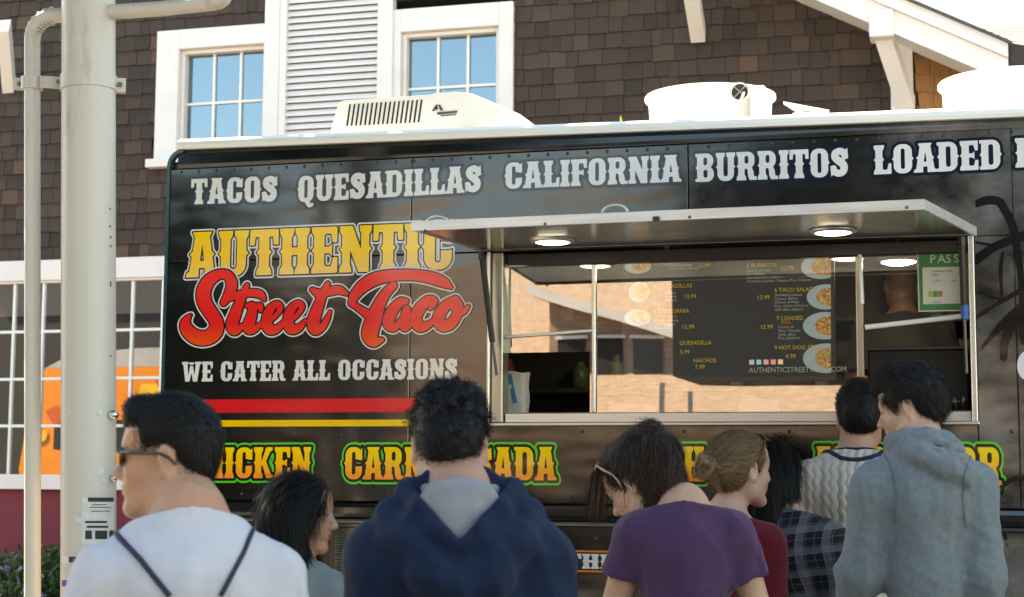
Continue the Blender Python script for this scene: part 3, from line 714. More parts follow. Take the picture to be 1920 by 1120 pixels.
    if ch == 'A':
        d = CUT(sd_poly(X, Y, [(.21, 1), (.54, 1), (.70, .08), (.05, .08)]), sd_poly(X, Y, [(.285, -.1), (.465, -.1), (.445, .20), (.305, .20)]), sd_poly(X, Y, [(.375, .74), (.425, .36), (.325, .36)]))
        return U(d, sd_poly(X, Y, [(-.03, 0), (.30, 0), (.30, .11), (.0, .11)]), sd_poly(X, Y, [(.45, 0), (.78, 0), (.75, .11), (.45, .11)]), sd_poly(X, Y, [(.12, 1), (.62, 1), (.56, .89), (.18, .89)]), spur(X, Y, .12), spur(X, Y, .625)), .75
    return sd_box(X, Y, .1, 0, .4, 1), .5
def sdf_word(text, h_res=40, pad=.25, track=.03):
    """distance field of a word; unit = letter height"""
    step = 1/h_res; adv = []; z0 = np.zeros((1, 1))
    for ch in text: adv.append(glyph(ch, z0, z0)[1])
    L = sum(adv)+track*(len(text)-1); nx = int((L+2*pad)/step)+2; ny = int((1+2*pad)/step)+2
    xs = -pad+np.arange(nx)*step; ys = -pad+np.arange(ny)*step; D = np.full((ny, nx), 9.); x = 0
    for ch, a in zip(text, adv):
        i0 = max(0, int((x-pad-.05+pad)/step)); i1 = min(nx, int((x+a+pad+.05+pad)/step)+1)
        X, Y = np.meshgrid(xs[i0:i1]-x, ys); D[:, i0:i1] = np.minimum(D[:, i0:i1], glyph(ch, X, Y)[0]); x += a+track
    return D, xs, ys, L
def contour_mesh(D, xs, ys, lev):
    """flat mesh of the region D<lev: marching squares at the rim, merged runs inside"""
    V = D-lev; ins = V < 0; ny, nx = V.shape; cnt = ins[:-1, :-1]*1+ins[:-1, 1:]*2+ins[1:, 1:]*4+ins[1:, :-1]*8
    vs = []; fs = []; key = {}
    def vid(k, p):
        if k not in key: key[k] = len(vs); vs.append(p)
        return key[k]
    full = cnt == 15
    for j in range(ny-1):
        r = full[j]; i = 0; idx = np.flatnonzero(np.diff(np.concatenate([[0], r.astype(int), [0]])))
        for a, b_ in zip(idx[::2], idx[1::2]):
            fs.append([vid((0, j, a), (xs[a], ys[j])), vid((0, j, b_), (xs[b_], ys[j])), vid((0, j+1, b_), (xs[b_], ys[j+1])), vid((0, j+1, a), (xs[a], ys[j+1]))])
    for j, i in zip(*np.nonzero((cnt > 0) & (cnt < 15))):
        cs = [(j, i), (j, i+1), (j+1, i+1), (j+1, i)]; pl_ = []
        for k in range(4):
            a, b_ = cs[k], cs[(k+1) % 4]; va, vb = V[a], V[b_]
            if va < 0: pl_.append(vid((0,)+a, (xs[a[1]], ys[a[0]])))
            if (va < 0) != (vb < 0):
                t = va/(va-vb); lo, hi = (a, b_) if a < b_ else (b_, a)
                pl_.append(vid((1, lo, hi), (xs[a[1]]+(xs[b_[1]]-xs[a[1]])*t, ys[a[0]]+(ys[b_[0]]-ys[a[0]])*t)))
        if len(pl_) >= 3: fs.append(pl_)
    return vs, fs
def flat_layer(name, D, xs, ys, lev, fn, mat, parent):
    vs, fs = contour_mesh(D, xs, ys, lev); mb = MB(); mb.v = [tuple(fn(*p)) for p in vs]; mb.f = [tuple(f) for f in fs]; mb.mi = [0]*len(fs)
    return mb.build(name, mat, parent)
def printmat(name, stops=None, col=None, z0=0, z1=1, rough=.3):
    """gloss vinyl print, flat or with the printed top-to-bottom blend of the artwork"""
    m, nt, b = base_mat(name)
    if stops:
        tc = nt.nodes.new('ShaderNodeTexCoord'); sx = nt.nodes.new('ShaderNodeSeparateXYZ'); nt.links.new(tc.outputs['Object'], sx.inputs[0])
        mr = nt.nodes.new('ShaderNodeMapRange'); mr.inputs[1].default_value = z0; mr.inputs[2].default_value = z1; nt.links.new(sx.outputs[2], mr.inputs[0])
        c = ramp(nt, mr.outputs[0], stops)
    else:
        c = ramp(nt, noise(nt, coords(nt), 9, 5), [(.3, tuple(x*.9 for x in col)), (.7, col)])
    nt.links.new(c, b.inputs['Base Color']); b.inputs['Roughness'].default_value = rough*.5; b.inputs['Specular IOR Level'].default_value = .6
    bump(nt, noise(nt, coords(nt, (.5, 1, 1.6)), 2.6, 2), .16, .05, b)
    return m
K_BLACK = printmat('print_black', col=(.006, .006, .008)); K_WHITE = printmat('print_white', col=(.74, .72, .70)); K_NAVY = printmat('print_navy', col=(.005, .012, .03))
K_GREEN = printmat('print_green', col=(.05, .62, .03)); K_RED = printmat('print_red', col=(.72, .012, .018)); K_YEL = printmat('print_yellow', col=(.90, .55, .01))
def word(text, x0, x1, zb, zt_, layers, y=YT, name='lettering', track=.03, parent=truck, shear=0, res=40):
    """layers: list of (outline width as a share of letter height, material), outermost first"""
    if ' ' in text:                      # every word is a part of its own
        z0 = np.zeros((1, 1)); adv = [glyph(ch, z0, z0)[1]+track for ch in text]; kx = (x1-x0)/(sum(adv)-track); i = 0; r_ = None
        for w_ in text.split(' '):
            a = sum(adv[:i]); b_ = a+sum(adv[i:i+len(w_)])-track; i += len(w_)+1
            r_ = word(w_, x0+a*kx, x0+b_*kx, zb+shear*a*kx, zt_+shear*a*kx, layers, y, name, track, parent, shear, res)
        return r_
    D, xs, ys, L = sdf_word(text, res, track=track); h = zt_-zb; kx = (x1-x0)/L; first = None
    for i, (lev, mat) in enumerate(layers):
        yy = y-.0015-.0012*i
        def fn(u, v): return (x0+u*kx, yy, zb+v*h+shear*u*kx)
        if first is None: first = flat_layer(name, D, xs, ys, lev, fn, mat, parent)
        else: flat_layer('letter_face' if i == len(layers)-1 else 'letter_outline', D, xs, ys, lev, fn, mat, first)
    return first
def wordpx(text, l, r, lb, rb_, lt, rt, layers, **k):
    """l,r: left/right px; lb,rb bottom px at each end; lt,rt top px"""
    x0, x1 = TX(l, (lb+lt)/2), TX(r, (rb_+rt)/2); zb0, zb1 = TZ(l, lb), TZ(r, rb_); zt0, zt1 = TZ(l, lt), TZ(r, rt)
    h = ((zt0-zb0)+(zt1-zb1))/2; return word(text, x0, x1, zb0, zb0+h, layers, shear=(zb1-zb0)/(x1-x0), **k)
OL = [(.10, K_NAVY), (0, K_WHITE)]
wordpx('TACOS', 359, 521, 384, 378, 337, 329, OL)
wordpx('QUESADILLAS', 558, 903, 380, 360, 332, 309, OL)
wordpx('CALIFORNIA', 946, 1277, 355, 341, 305, 291, OL)
wordpx('BURRITOS', 1304, 1591, 342, 331, 290, 276, OL)
wordpx('LOADED', 1638, 1878, 328, 317, 273, 262, OL)
wordpx('FRIES', 1903, 2110, 315, 306, 260, 250, OL)
wordpx('WE CATER ALL OCCASIONS', 341, 858, 716, 711, 680, 671, [(0, K_WHITE)])
za, zb_ = TZ(600, 520), TZ(600, 425)
AU = printmat('print_gold_a', [(0, (.92, .58, .14)), (.5, (.95, .56, .04)), (1, (.95, .58, .004))], z0=za, z1=zb_)
AUB = [(.065, K_WHITE), (.030, K_BLACK), (0, AU)]
wordpx('AUTHENTIC', 352, 850, 521, 505, 435, 418, AUB, track=.035, res=56)
zc0, zc1 = TZ(500, 900), TZ(500, 836)
GO = printmat('print_gold_b', [(0, (.92, .24, .02)), (.35, (.94, .40, .015)), (.8, (.95, .60, .01))], z0=zc0, z1=zc1)
GL = [(.15, K_GREEN), (.085, K_BLACK), (0, GO)]
wordpx('CHICKEN', 352, 584, 897, 897, 839, 839, GL)
wordpx('CARNE ASADA', 646, 1043, 899, 901, 839, 838, GL)
wordpx('FISH', 1188, 1321, 902, 903, 837, 838, GL)
wordpx('AL PASTOR', 1524, 1878, 906, 910, 838, 838, GL)
# stripes
for (nm, y0, y1, mat) in (('red_stripe', 748.5, 774, K_RED), ('yellow_stripe', 788, 800, K_YEL)):
    MB().add([(XL+.024, YT-.0015, TZ(500, y1)), (OX0-.004, YT-.0015, TZ(500, y1)), (OX0-.004, YT-.0015, TZ(500, y0)), (XL+.024, YT-.0015, TZ(500, y0))], [(0, 1, 2, 3)]).build(nm, mat, truck)
# lower name band
ob = printmat('print_orange', col=(.75, .22, .02))
bx0, bx1 = TX(985, 1050), TX(1660, 1050)
for yy in (1034, 1071.5): MB().add([(bx0, YT+.0105, TZ(1100, yy+2)), (bx1, YT+.0105, TZ(1100, yy+2)), (bx1, YT+.0105, TZ(1100, yy-1.5)), (bx0, YT+.0105, TZ(1100, yy-1.5))], [(0, 1, 2, 3)]).build('orange_line', ob, truck)
word('AUTHENTIC STREET TACO', bx0+.01, bx1-.01, TZ(1100, 1067), TZ(1100, 1039), [(0, K_WHITE)], y=YT+.012)
# red script, traced as brush strokes (x, y, radius)
def c1(l): return [(330+x/3.394, 400+y/3.394, r/3.394) for x, y, r in l]
def c2(l): return [(600+x/3.394, 400+y/3.394, r/3.394) for x, y, r in l]
e_ = [(548, 720, 11), (600, 690, 12), (648, 645, 14), (670, 600, 18), (645, 578, 19), (603, 615, 27), (583, 680, 33), (598, 738, 33), (645, 738, 25), (692, 690, 11)]
strokes = [c1([(308, 572, 20), (340, 520, 30), (360, 455, 34), (335, 398, 30), (275, 392, 31), (212, 435, 40), (180, 505, 44), (190, 575, 44), (230, 640, 42), (262, 695, 42), (255, 755, 46), (205, 793, 46), (140, 792, 46), (85, 755, 42), (64, 705, 32), (85, 662, 14), (100, 650, 6)]),
    c1([(457, 460, 14), (425, 535, 25), (388, 630, 34), (362, 710, 37), (380, 748, 30), (430, 715, 13)]), c1([(345, 545, 16), (420, 517, 25), (480, 508, 24), (540, 518, 25), (568, 550, 10)]),
    c1([(458, 590, 14), (492, 590, 23), (487, 650, 31), (466, 730, 36), (505, 738, 22), (550, 700, 11)]), c1([(492, 640, 14), (512, 598, 15), (538, 592, 20), (545, 618, 14)]),
    c1(e_), c1([(x+136, y-4, r) for x, y, r in e_]),
    c1([(970, 450, 14), (938, 520, 25), (908, 600, 33), (880, 690, 39), (890, 742, 34), (935, 725, 22), (968, 670, 17), (985, 628, 8)]), c1([(872, 488, 14), (915, 512, 26), (980, 500, 26), (1040, 490, 26), (1088, 512, 14)]),
    c2([(205, 572, 20), (225, 525, 30), (275, 468, 38), (345, 425, 41), (430, 402, 37), (530, 394, 34), (630, 398, 34), (720, 415, 37), (790, 442, 31), (838, 474, 10)]),
    c2([(203, 575, 18), (250, 605, 20), (300, 640, 26)]), c2([(470, 462, 24), (420, 515, 30), (378, 590, 38), (345, 680, 50), (322, 770, 50), (345, 818, 34), (398, 808, 14)]),
    c2([(552, 562, 18), (512, 568, 27), (460, 632, 35), (440, 700, 35), (475, 730, 24), (525, 680, 19), (556, 612, 22), (545, 685, 27), (545, 730, 24), (600, 690, 12)]),
    c2([(705, 605, 14), (735, 562, 20), (695, 552, 26), (645, 600, 35), (612, 670, 37), (640, 722, 35), (695, 710, 22), (745, 665, 12)]),
    c2([(865, 555, 28), (805, 590, 32), (760, 660, 36), (780, 716, 36), (835, 705, 34), (878, 640, 30), (880, 580, 30), (845, 572, 20), (868, 615, 20), (912, 632, 19), (947, 595, 10)])]
gx = np.arange(322, 900, .9); gy = np.arange(480, 672, .9); X, Y = np.meshgrid(gx, gy); D = np.full(X.shape, 99.)
for s_ in strokes: D = np.minimum(D, sd_chain(X, Y, catmull(s_, 5)))
RS = printmat('print_red_script', [(0, (.85, .085, .012)), (.3, (.80, .012, .015)), (1, (.88, .028, .02))], z0=TZ(500, 650), z1=TZ(500, 505))
sc = None
for i, (lev, mat) in enumerate(((5.2, K_WHITE), (2.6, K_BLACK), (0, RS))):
    yy = YT-.006-.0013*i; fn = lambda u, v: (lambda w_: (w_[0], yy, w_[2]))(W(u, v, YT))
    o = flat_layer('script_lettering' if sc is None else ('letter_face' if i == 2 else 'letter_outline'), D, gx, gy, lev, fn, mat, truck if sc is None else sc)
    sc = sc or o; me = o.data; me.flip_normals()
# black brush artwork on the right panel
art = [[(1832, 382, 7), (1850, 376, 8), (1872, 378, 8), (1885, 395, 8), (1899, 425, 8), (1908, 470, 7), (1916, 540, 6), (1918, 610, 8)],
    [(1830, 488, 9), (1862, 465, 8), (1900, 449, 8), (1945, 435, 9)], [(1830, 596, 4), (1870, 570, 4), (1915, 545, 5), (1950, 530, 5)], [(1831, 455, 2), (1856, 459, 2)],
    [(1880, 475, 3), (1876, 510, 3.5), (1879, 560, 2)], [(1840, 655, 2), (1860, 630, 5), (1890, 600, 9), (1925, 575, 14)], [(1882, 670, 7), (1884, 640, 8), (1900, 605, 10)], [(1920, 640, 6), (1916, 600, 8), (1925, 560, 8)],
    [(1835, 900, 3), (1870, 960, 4), (1886, 1010, 3)], [(1875, 930, 3), (1888, 905, 4), (1915, 895, 4), (1950, 905, 4)], [(1835, 548, 1.5), (1875, 562, 2)]]
gx = np.arange(1829, 1990, 1.2); gy = np.arange(360, 1030, 1.2); X, Y = np.meshgrid(gx, gy)
for i_, s_ in enumerate(art):
    D = sd_chain(X, Y, catmull(s_, 5)); yy = YT-.002-.0004*i_
    o = flat_layer('painted_swirl', D, gx, gy, 0, lambda u, v: (lambda w_: (w_[0], yy, w_[2]))(W(u, v, YT)), K_BLACK, truck); o.data.flip_normals()
D = np.hypot((X-1926)/1.0, (Y-686)/1.45)-19; o = flat_layer('white_spot', D, gx, gy, 0, lambda u, v: (lambda w_: (w_[0], YT-.008, w_[2]))(W(u, v, YT)), K_WHITE, truck); o.data.flip_normals()

# ---------------------------------------------------------------- serving window
YG = YT+.075
MT['olive_jamb'] = pmat('brushed_jamb', (.42, .40, .33), .3, .85, var=.15, vs=3, stretch=(6, 6, .6))
fr = MB().bbox((OX0, YT-.012, OZ0+.0), (OX0+.012, YT+.03, OZ1), .003).build('window_frame', MT['alu'], truck)
MB().bbox((OX0+.013, YT+.012, OZ0+.002), (TX(941), YG+.03, OZ1-.002), .004).build('left_jamb', MT['olive_jamb'], fr)
MB().bbox((OX1-.02, YT-.012, OZ0), (OX1, YT+.05, OZ1), .003).build('right_jamb', MT['alu'], fr)
MB().bbox((TX(941)+.002, YG-.02, OZ1-.055), (OX1-.021, YG+.03, OZ1-.002), .004).build('top_rail', MT['black_plain'], fr)
zsill = TZ(1300, 772)
MB().bbox((TX(941)+.002, YG-.035, OZ0+.002), (OX1-.021, YG+.03, zsill), .004).build('bottom_rail', MT['alu'], fr)
MB().bbox((OX0-.005, YT-.05, OZ0-.012), (OX1+.005, YT+.06, OZ0+.001), .003).build('counter_ledge', MT['alu'], truck)
def mull(px0, px1, py, mat, z0=zsill+.001, z1=OZ1-.056, nm='mullion'):
    MB().bbox((W(px0, py, YG)[0], YG-.018, z0), (W(px1, py, YG)[0], YG+.015, z1), .003).build(nm, mat, fr)
mull(1111, 1118, 600, MT['alu']); mull(1606, 1619, 600, MT['olive_jamb'])
xa, xb, xc_, xd, xe = W(943, 600, YG)[0], W(1111, 600, YG)[0], W(1119, 600, YG)[0], W(1606, 600, YG)[0], W(1620, 600, YG)[0]
xf = OX1-.022
def WGz(px, py): return W(px, py, YG)[2]
# sloping slide bars across the left and right lights
def bar(p0, p1, r, mat, nm='slide_bar', y=YG-.012):
    a, b_ = W(p0[0], p0[1], y), W(p1[0], p1[1], y); MB().tube([a, b_], r, 8).build(nm, mat, fr)
bar((946, 499), (1110, 487), .008, MT['white_gloss']); bar((946, 632), (1110, 620), .006, MT['white_gloss'])
bar((1622, 614), (1815, 592), .010, MT['white_gloss']); bar((1612, 478), (1616, 570), .008, MT['white_gloss'], y=YG-.025)
GW = glassmat('serving_glass', .31, (.86, .88, .86), 0, .03, 1.5)
def pane(x0, x1, z0, z1, y=YG, hole=None):
    pts = [(x0, z0), (x1, z0), (x1, z1), (x0, z1)]
    MB().add([(x, y, z) for x, z in pts], [(0, 1, 2, 3)]).build('glass_pane', GW, fr)
zo = WGz(1020, 661); pane(xa, xb, zo, OZ1-.057); pane(xc_, xd, zsill+.001, OZ1-.057); zo2 = WGz(1720, 604); pane(xe, xf, zo2, OZ1-.057)
pane(W(1106, 700, YG)[0], xb, zsill+.001, zo-.001)
MB().bbox((xe, YG-.004, WGz(1720, 656)), (xf, YG+.006, WGz(1720, 650)), .001).build('sash_edge', MT['black_plain'], fr)
# interior
INB = pmat('truck_inside', (.10, .098, .09), .4, .6, var=.25, vs=4)
ins = MB()
ins.box((XL+.041, YB-.08, .75), (XR-.041, YB-.041, 2.86)); ins.box((XL+.041, YT+.04, .70), (XR-.041, YB-.081, .75)); ins.box((XL+.041, YT+.04, 2.78), (XR-.041, YB-.081, 2.82))
ins.box((XL+.045, YT+.045, .75), (XL+.06, YB-.081, 2.78)); ins.box((XR-.06, YT+.045, .75), (XR-.045, YB-.081, 2.78))
ins.build('interior_shell', INB, truck)
MB().bbox((OX0-.3, YT+.11, 1.60), (OX1+.4, YT+.5, OZ0-.03), .01).build('inside_counter', MT['dark_steel'], truck)
MB().bbox((-2.6, YB-.45, 1.9), (.6, YB-.082, 1.93), .005).build('shelf', MT['dark_steel'], truck)
MB().bbox((-2.6, YB-.40, 2.25), (.6, YB-.082, 2.28), .005).build('shelf', MT['dark_steel'], truck)
LAMP = emit('lamp_lens', (1, .97, .9), 1.4)
LAMP2 = emit('room_lamp_lens', (1, .93, .8), 22)
for lpx, lpy in ((1685, 492), (1250, 505)):
    lc = W(lpx, lpy, 7.4); lp_ = MB().lathe([(0.0001, .0), (.075, .0), (.095, .012), (.1, .03)], (lc[0], lc[1], lc[2]), 28).build('ceiling_lamp', MT['white_gloss'], truck, True)
    MB().lathe([(.0001, -.012), (.05, -.010), (.075, -.001)], (lc[0], lc[1], lc[2]), 28).build('lens', LAMP2, lp_, True)
    MB().tube([(lc[0], lc[1], lc[2]+.03), (lc[0], lc[1], 2.78)], .01, 8).build('lamp_stem', MT['white_gloss'], lp_)
for i in range(22):
    x = -2.5+i*.14+random.uniform(-.03, .03); zz = random.choice((1.93, 2.28)); h = random.uniform(.08, .2); r_ = random.uniform(.03, .05)
    c_ = random.choice(((.5, .5, .48), (.35, .05, .03), (.4, .3, .1), (.08, .15, .06), (.3, .2, .12)))
    j = MB().lathe([(.0001, 0), (r_, 0), (r_, h*.75), (r_*.5, h*.9), (r_*.5, h)], (x, YB-.22, zz+.001), 12).build('shelf_jar', pmat('jar_%d' % i, c_, .4), truck, True)
# menu board behind the middle glass
YM = YG+.05
def MX(px, py=600): return W(px, py, YM)[0]
def MZ(px, py): return W(px, py, YM)[2]
mz0, mz1 = MZ(1360, 716), MZ(1360, 474)
MENU = emit('menu_panel', (.020, .021, .024), .25); MENU.node_tree.nodes['Principled BSDF'].inputs['Roughness'].default_value = .4
mn = MB().bbox((MX(1166), YM, mz0), (MX(1566), YM+.02, mz1), .003).build('menu_board', MENU, truck)
MYEL = emit('menu_yellow', (.55, .40, .02), .16); MWH = emit('menu_white', (.42, .44, .45), .13); MOR = emit('menu_orange', (.5, .2, .03), .14)
FONTC = {}
def small_text(text, x, z, h, mat, parent, y=YM-.002, align='LEFT', sx=1, name='menu_text'):
    cu = bpy.data.curves.new('txt', 'FONT'); cu.body = text; cu.size = h*1.4; cu.align_x = align; cu.space_line = .95; cu.resolution_u = 2
    ob_ = bpy.data.objects.new('txt', cu); COL.objects.link(ob_); dg = bpy.context.evaluated_depsgraph_get(); dg.update()
    me = bpy.data.meshes.new_from_object(ob_.evaluated_get(dg)); bpy.data.objects.remove(ob_); bpy.data.curves.remove(cu)
    off = OFF[parent.name]
    for v_ in me.vertices:
        a, b_ = v_.co.x, v_.co.y; v_.co = (x+a*sx-off[0], y-off[1], z+b_-off[2])
    me.materials.clear(); return link(name, me, parent, mat)
def mt(text, px, py, hpx, mat, **k): return small_text(text, MX(px, py), MZ(px, py), hpx/FPX*6.35, mat, mn, **k)
for head, px, py, price, qx, qy in (('1 TACOS', 1225, 497, '12.99', 1308, 502), ('2 QUESADILLAS', 1226, 541, '13.99', 1282, 560), ('3 CALIFORNIA', 1226, 588, '12.99', 1278, 617), ('5 BURRITOS', 1400, 502, '12.99', 1464, 507), ('6 TACO SALAD', 1452, 548, '13.99', 1419, 562), ('7 LOADED', 1456, 601, '12.99', 1425, 617), ('9 HOT DOG STYLE', 1452, 656, '4.99', 1473, 672), ('QUESADILLA', 1274, 647, '5.99', 1275, 664), ('NACHOS', 1300, 680, '7.99', 1303, 692)):
    mt(head, px, py, 8, MYEL, sx=.95); mt(price, qx, qy, 8, MYEL)
mt('BURRITO', 1236, 597, 6, MOR); mt('FRIES', 1464, 608, 6, MOR)
for tx, px, py in (('Choice of meat\nsalsa, onion, cilantro', 1254, 500), ('Choice\nof meat\nCheese', 1247, 552), ('Choice of meat,\nFries, Cheese,\nPico, Salsa', 1228, 604), ('Choice of meat\nRice, Beans,\nand salsa, Rice, Beans,\nShredded Lettuce, Cheese, Pico, Cilantro', 1400, 510), ('Shredded Lettuce\nCheese, Beans,\nChoice of Meat\nPico, choice of hot or\nmild salsa, cilantro', 1452, 556), ('Choice of\nMeat, Cheese,\nSalsa, spicy,\nPico, Jalapeno', 1459, 616)):
    mt(tx, px, py, 5.2, MWH)
mt('AUTHENTICSTREETTACO.COM', 1404, 699, 10, MWH, sx=.92)
for i, cc in enumerate(((.45, .35, .7), (.2, .5, .5), (.6, .3, .4), (.7, .25, .2), (.7, .5, .3))):
    a = MX(1405+13.5*i, 680); z = MZ(1405, 684); MB().box((a, YM-.0025, z), (a+.019, YM-.0005, z+.019)).build('social_icon', emit('icon%d' % i, cc, .3), mn)
# plates of food on the menu print
def dish(px, py, rx, ry, seed):
    rs = np.random.RandomState(seed); c = (MX(px, py), MZ(px, py)); a = rx/FPX*6.35; b_ = ry/FPX*6.35; mb = MB()
    m, nt, b = base_mat('dish%d' % seed); vec = coords(nt); vo = nt.nodes.new('ShaderNodeTexVoronoi'); vo.inputs['Scale'].default_value = 130; nt.links.new(vec, vo.inputs[0])
    sp = nt.nodes.new('ShaderNodeSeparateColor'); nt.links.new(vo.outputs['Color'], sp.inputs[0])
    c_ = ramp(nt, sp.outputs[0], [(0, (.30, .08, .02)), (.3, (.55, .25, .05)), (.55, (.2, .28, .05)), (.75, (.6, .45, .25)), (1, (.4, .05, .03))])
    nt.links.new(c_, b.inputs['Base Color']); nt.links.new(c_, b.inputs['Emission Color']); b.inputs['Emission Strength'].default_value = .18
    n = 28; xm = MX(1558, py); ring_ = lambda s, ox: [(min(c[0]+ox+a*s*math.cos(t), xm), YM-.0015-(.001 if s < 1 else 0), c[1]+b_*s*math.sin(t)) for t in np.linspace(0, 2*math.pi, n, endpoint=False)]
    d = MB().add(ring_(1, 0), [tuple(range(n))]).build('plate_print', emit('plate_blue%d' % seed, (.30, .38, .46), .2), mn)
    MB().add(ring_(.72, a*.22), [tuple(range(n))]).build('food_print', m, d)
for i, q in enumerate(((1540, 500, 38, 24), (1549, 557, 36, 24), (1548, 611, 42, 26), (1550, 672, 44, 28), (1196, 500, 26, 14), (1198, 548, 20, 20), (1195, 596, 26, 16))): dish(*q, i)

# inspection placard on the right glass
YP = YG-.003
gsgn = pmat('placard_green', (.035, .20, .05), .5, var=.35, vs=10); pw_ = pmat('placard_white', (.62, .62, .56), .5, var=.06); pk = pmat('placard_ink', (.05, .05, .05), .6)
pc_ = W(1768, 525, YP)
pls = thing('inspection_placard', 'green and white PASS inspection placard on the serving window glass', 'placard', (pc_[0], YP, pc_[2]))
q0, q1 = W(1722, 585, YP), W(1815, 466, YP)
MB().box((q0[0], YP-.001, q0[2]), (q1[0], YP+.001, q1[2])).build('border', pw_, pls)
MB().box((q0[0]+.005, YP-.0025, q0[2]+.005), (q1[0]-.005, YP-.0012, q1[2]-.005)).build('green_field', gsgn, pls)
a, b_ = W(1731, 571, YP), W(1810, 500, YP); MB().box((a[0], YP-.004, a[2]), (b_[0], YP-.0027, b_[2])).build('white_field', pw_, pls)
for w_i, ch in enumerate('PASS'): small_text(ch, W(1743+w_i*15.0, 494, YP)[0], W(1744, 494, YP)[2], .033, pw_, pls, y=YP-.0045, sx=1.0, name='lettering')
for tx, px, py, h in (('Authentic Street', 1748, 511, .008), ('Tacos', 1746, 518, .008), ('1 1012', 1748, 529, .008), ('4-19', 1784, 529, .008), ('2018  2', 1750, 569, .007)):
    small_text(tx, W(px, py, YP)[0], W(px, py, YP)[2], h, pk, pls, y=YP-.0055, name='lettering')
for i, cc in enumerate(((.45, .40, .08), (.05, .28, .1), (.55, .15, .08))):
    a = W(1741+i*9, 557, YP); MB().box((a[0], YP-.0055, a[2]), (a[0]+.016, YP-.0042, a[2]+.022)).build('colour_key', pmat('key%d' % i, cc, .5), pls)

# ---------------------------------------------------------------- awning with lamps and struts
fl_, fr_ = W(779, 430, YT-.80), W(1727, 390, YT-.80)
zf = (fl_[2]+fr_[2])/2; zh = 2.396
AWM, nt, b = base_mat('awning_steel'); b.inputs['Metallic'].default_value = 1; b.inputs['Base Color'].default_value = (.78, .765, .74, 1); b.inputs['Roughness'].default_value = .2
bump(nt, noise(nt, coords(nt, (.6, 1, 1)), 3, 2), .05, .05, b)
AWP = pmat('awning_skin', (.55, .53, .50), .35, .2, var=.1)
A0, A1 = np.array((OX0-.02, YT-.02, zh)), np.array((OX1-.002, YT-.02, zh)); F0, F1 = np.array((fl_[0], YT-.80, fl_[2])), np.array((fr_[0], YT-.80, fr_[2]))
up = np.array((0, 0, .026))
aw = MB().add([A0, A1, F1, F0, A0+up, A1+up, F1+up, F0+up], [(4, 5, 6, 7), (0, 4, 7, 3), (1, 2, 6, 5), (0, 1, 5, 4), (3, 7, 6, 2)]).build('awning', AWP, truck)
MB().add([A0+(0, 0, .001), A1+(0, 0, .001), F1+(0, 0, .001), F0+(0, 0, .001)], [(0, 3, 2, 1)]).build('underside', AWM, aw)
def edge(p, q, nm, h0=-.012, h1=.032, t=.02):
    p, q = np.array(p), np.array(q); d = nrm(q-p); n_ = np.cross(d, (0, 0, 1)); vs = [p+n_*s+np.array((0, 0, h)) for h in (h0, h1) for s in (0, t)]+[q+n_*s+np.array((0, 0, h)) for h in (h0, h1) for s in (0, t)]
    return MB().add(vs, [(0, 1, 3, 2), (4, 6, 7, 5), (0, 4, 5, 1), (2, 3, 7, 6), (0, 2, 6, 4), (1, 5, 7, 3)]).build(nm, MT['alu_worn'], aw)
MT['alu_worn'] = pmat('alu_worn', (.66, .62, .58), .4, .55, var=.15, vs=12, stretch=(.4, 1, 6), dirt=((.36, .28, .23), 7, .62))
edge(F0-(.012, 0, 0), F1+(.012, 0, 0), 'front_edge', -.008, .027, .014); edge(F1+(.003, 0, 0), A1+(.003, 0, 0), 'side_edge', -.008, .027, .012); edge(A0-(.003, 0, 0), F0-(.003, 0, 0), 'side_edge', -.004, .027, .010)
for (px, py) in ((797, 433), (1022, 420), (1293, 407), (1700, 389)):
    c = W(px, py, YT-.815); MB().lathe([(.006, 0), (.004, -.004), (.0001, -.005)], c, 8, axis='y').build('screw', MT['dark_steel'], aw)
c = W(1231, 411, YT-.815); MB().bbox((c[0]-.012, c[1]-.012, c[2]-.008), (c[0]+.012, c[1], c[2]+.008), .002).build('latch', MT['black_plain'], aw)
for (px, py, cy) in ((1036, 456, .4), (1562, 437, .4)):
    Yl = YT-.30; c = W(px, py, Yl); t = (YT-.02-Yl)/.78; zz = zh+(zf-zh)*t-.002
    lm = MB().lathe([(.088, -.0), (.086, -.006), (.07, -.009), (.0001, -.009)], (c[0], Yl, zz), 32); lm = lm.build('awning_lamp', MT['alu'], aw, True)
    MB().lathe([(.066, -.0095), (.055, -.0125), (.0001, -.0135)], (c[0], Yl, zz), 32).build('lens', LAMP, lm, True)
def strut(pts, nm='gas_strut'):
    (x0, y0, Y0), (x1, y1, Y1), k = pts; a, b_ = W(x0, y0, Y0), W(x1, y1, Y1); m_ = a+(b_-a)*k
    s = MB().tube([a, m_], .0125, 10).build(nm, MT['black_plain'], truck); MB().tube([m_, b_], .006, 8).build('rod', MT['dark_steel'], s)
    MB().tube([a+(0, 0, .02), a-(0, 0, .012)], .016, 8).build('end_fitting', MT['black_plain'], s)
strut(((904, 482, YT-.10), (931, 704, YT-.03), .72)); 
strut(((1803, 455, YT-.10), (1812, 700, YT-.03), .55))
st_ = W(1806, 575, YT-.07); MB().tube([W(1808, 572, YT-.065), W(1809, 598, YT-.06)], .0145, 10).build('blue_tape', pmat('blue_tape', (.02, .13, .45), .5), truck)
strut(((975, 500, YG+.03), (949, 660, YG+.03), .8), 'inner_strut')
for (px, py) in ((820, 420), (1153, 399)):
    c = W(px, py, YT-.78); MB().tube([c+np.array((math.cos(t)*.045, 0, math.sin(t)*.028)) for t in np.linspace(0, math.pi, 10)], .005, 6).build('lift_handle', MT['alu'], aw, True)

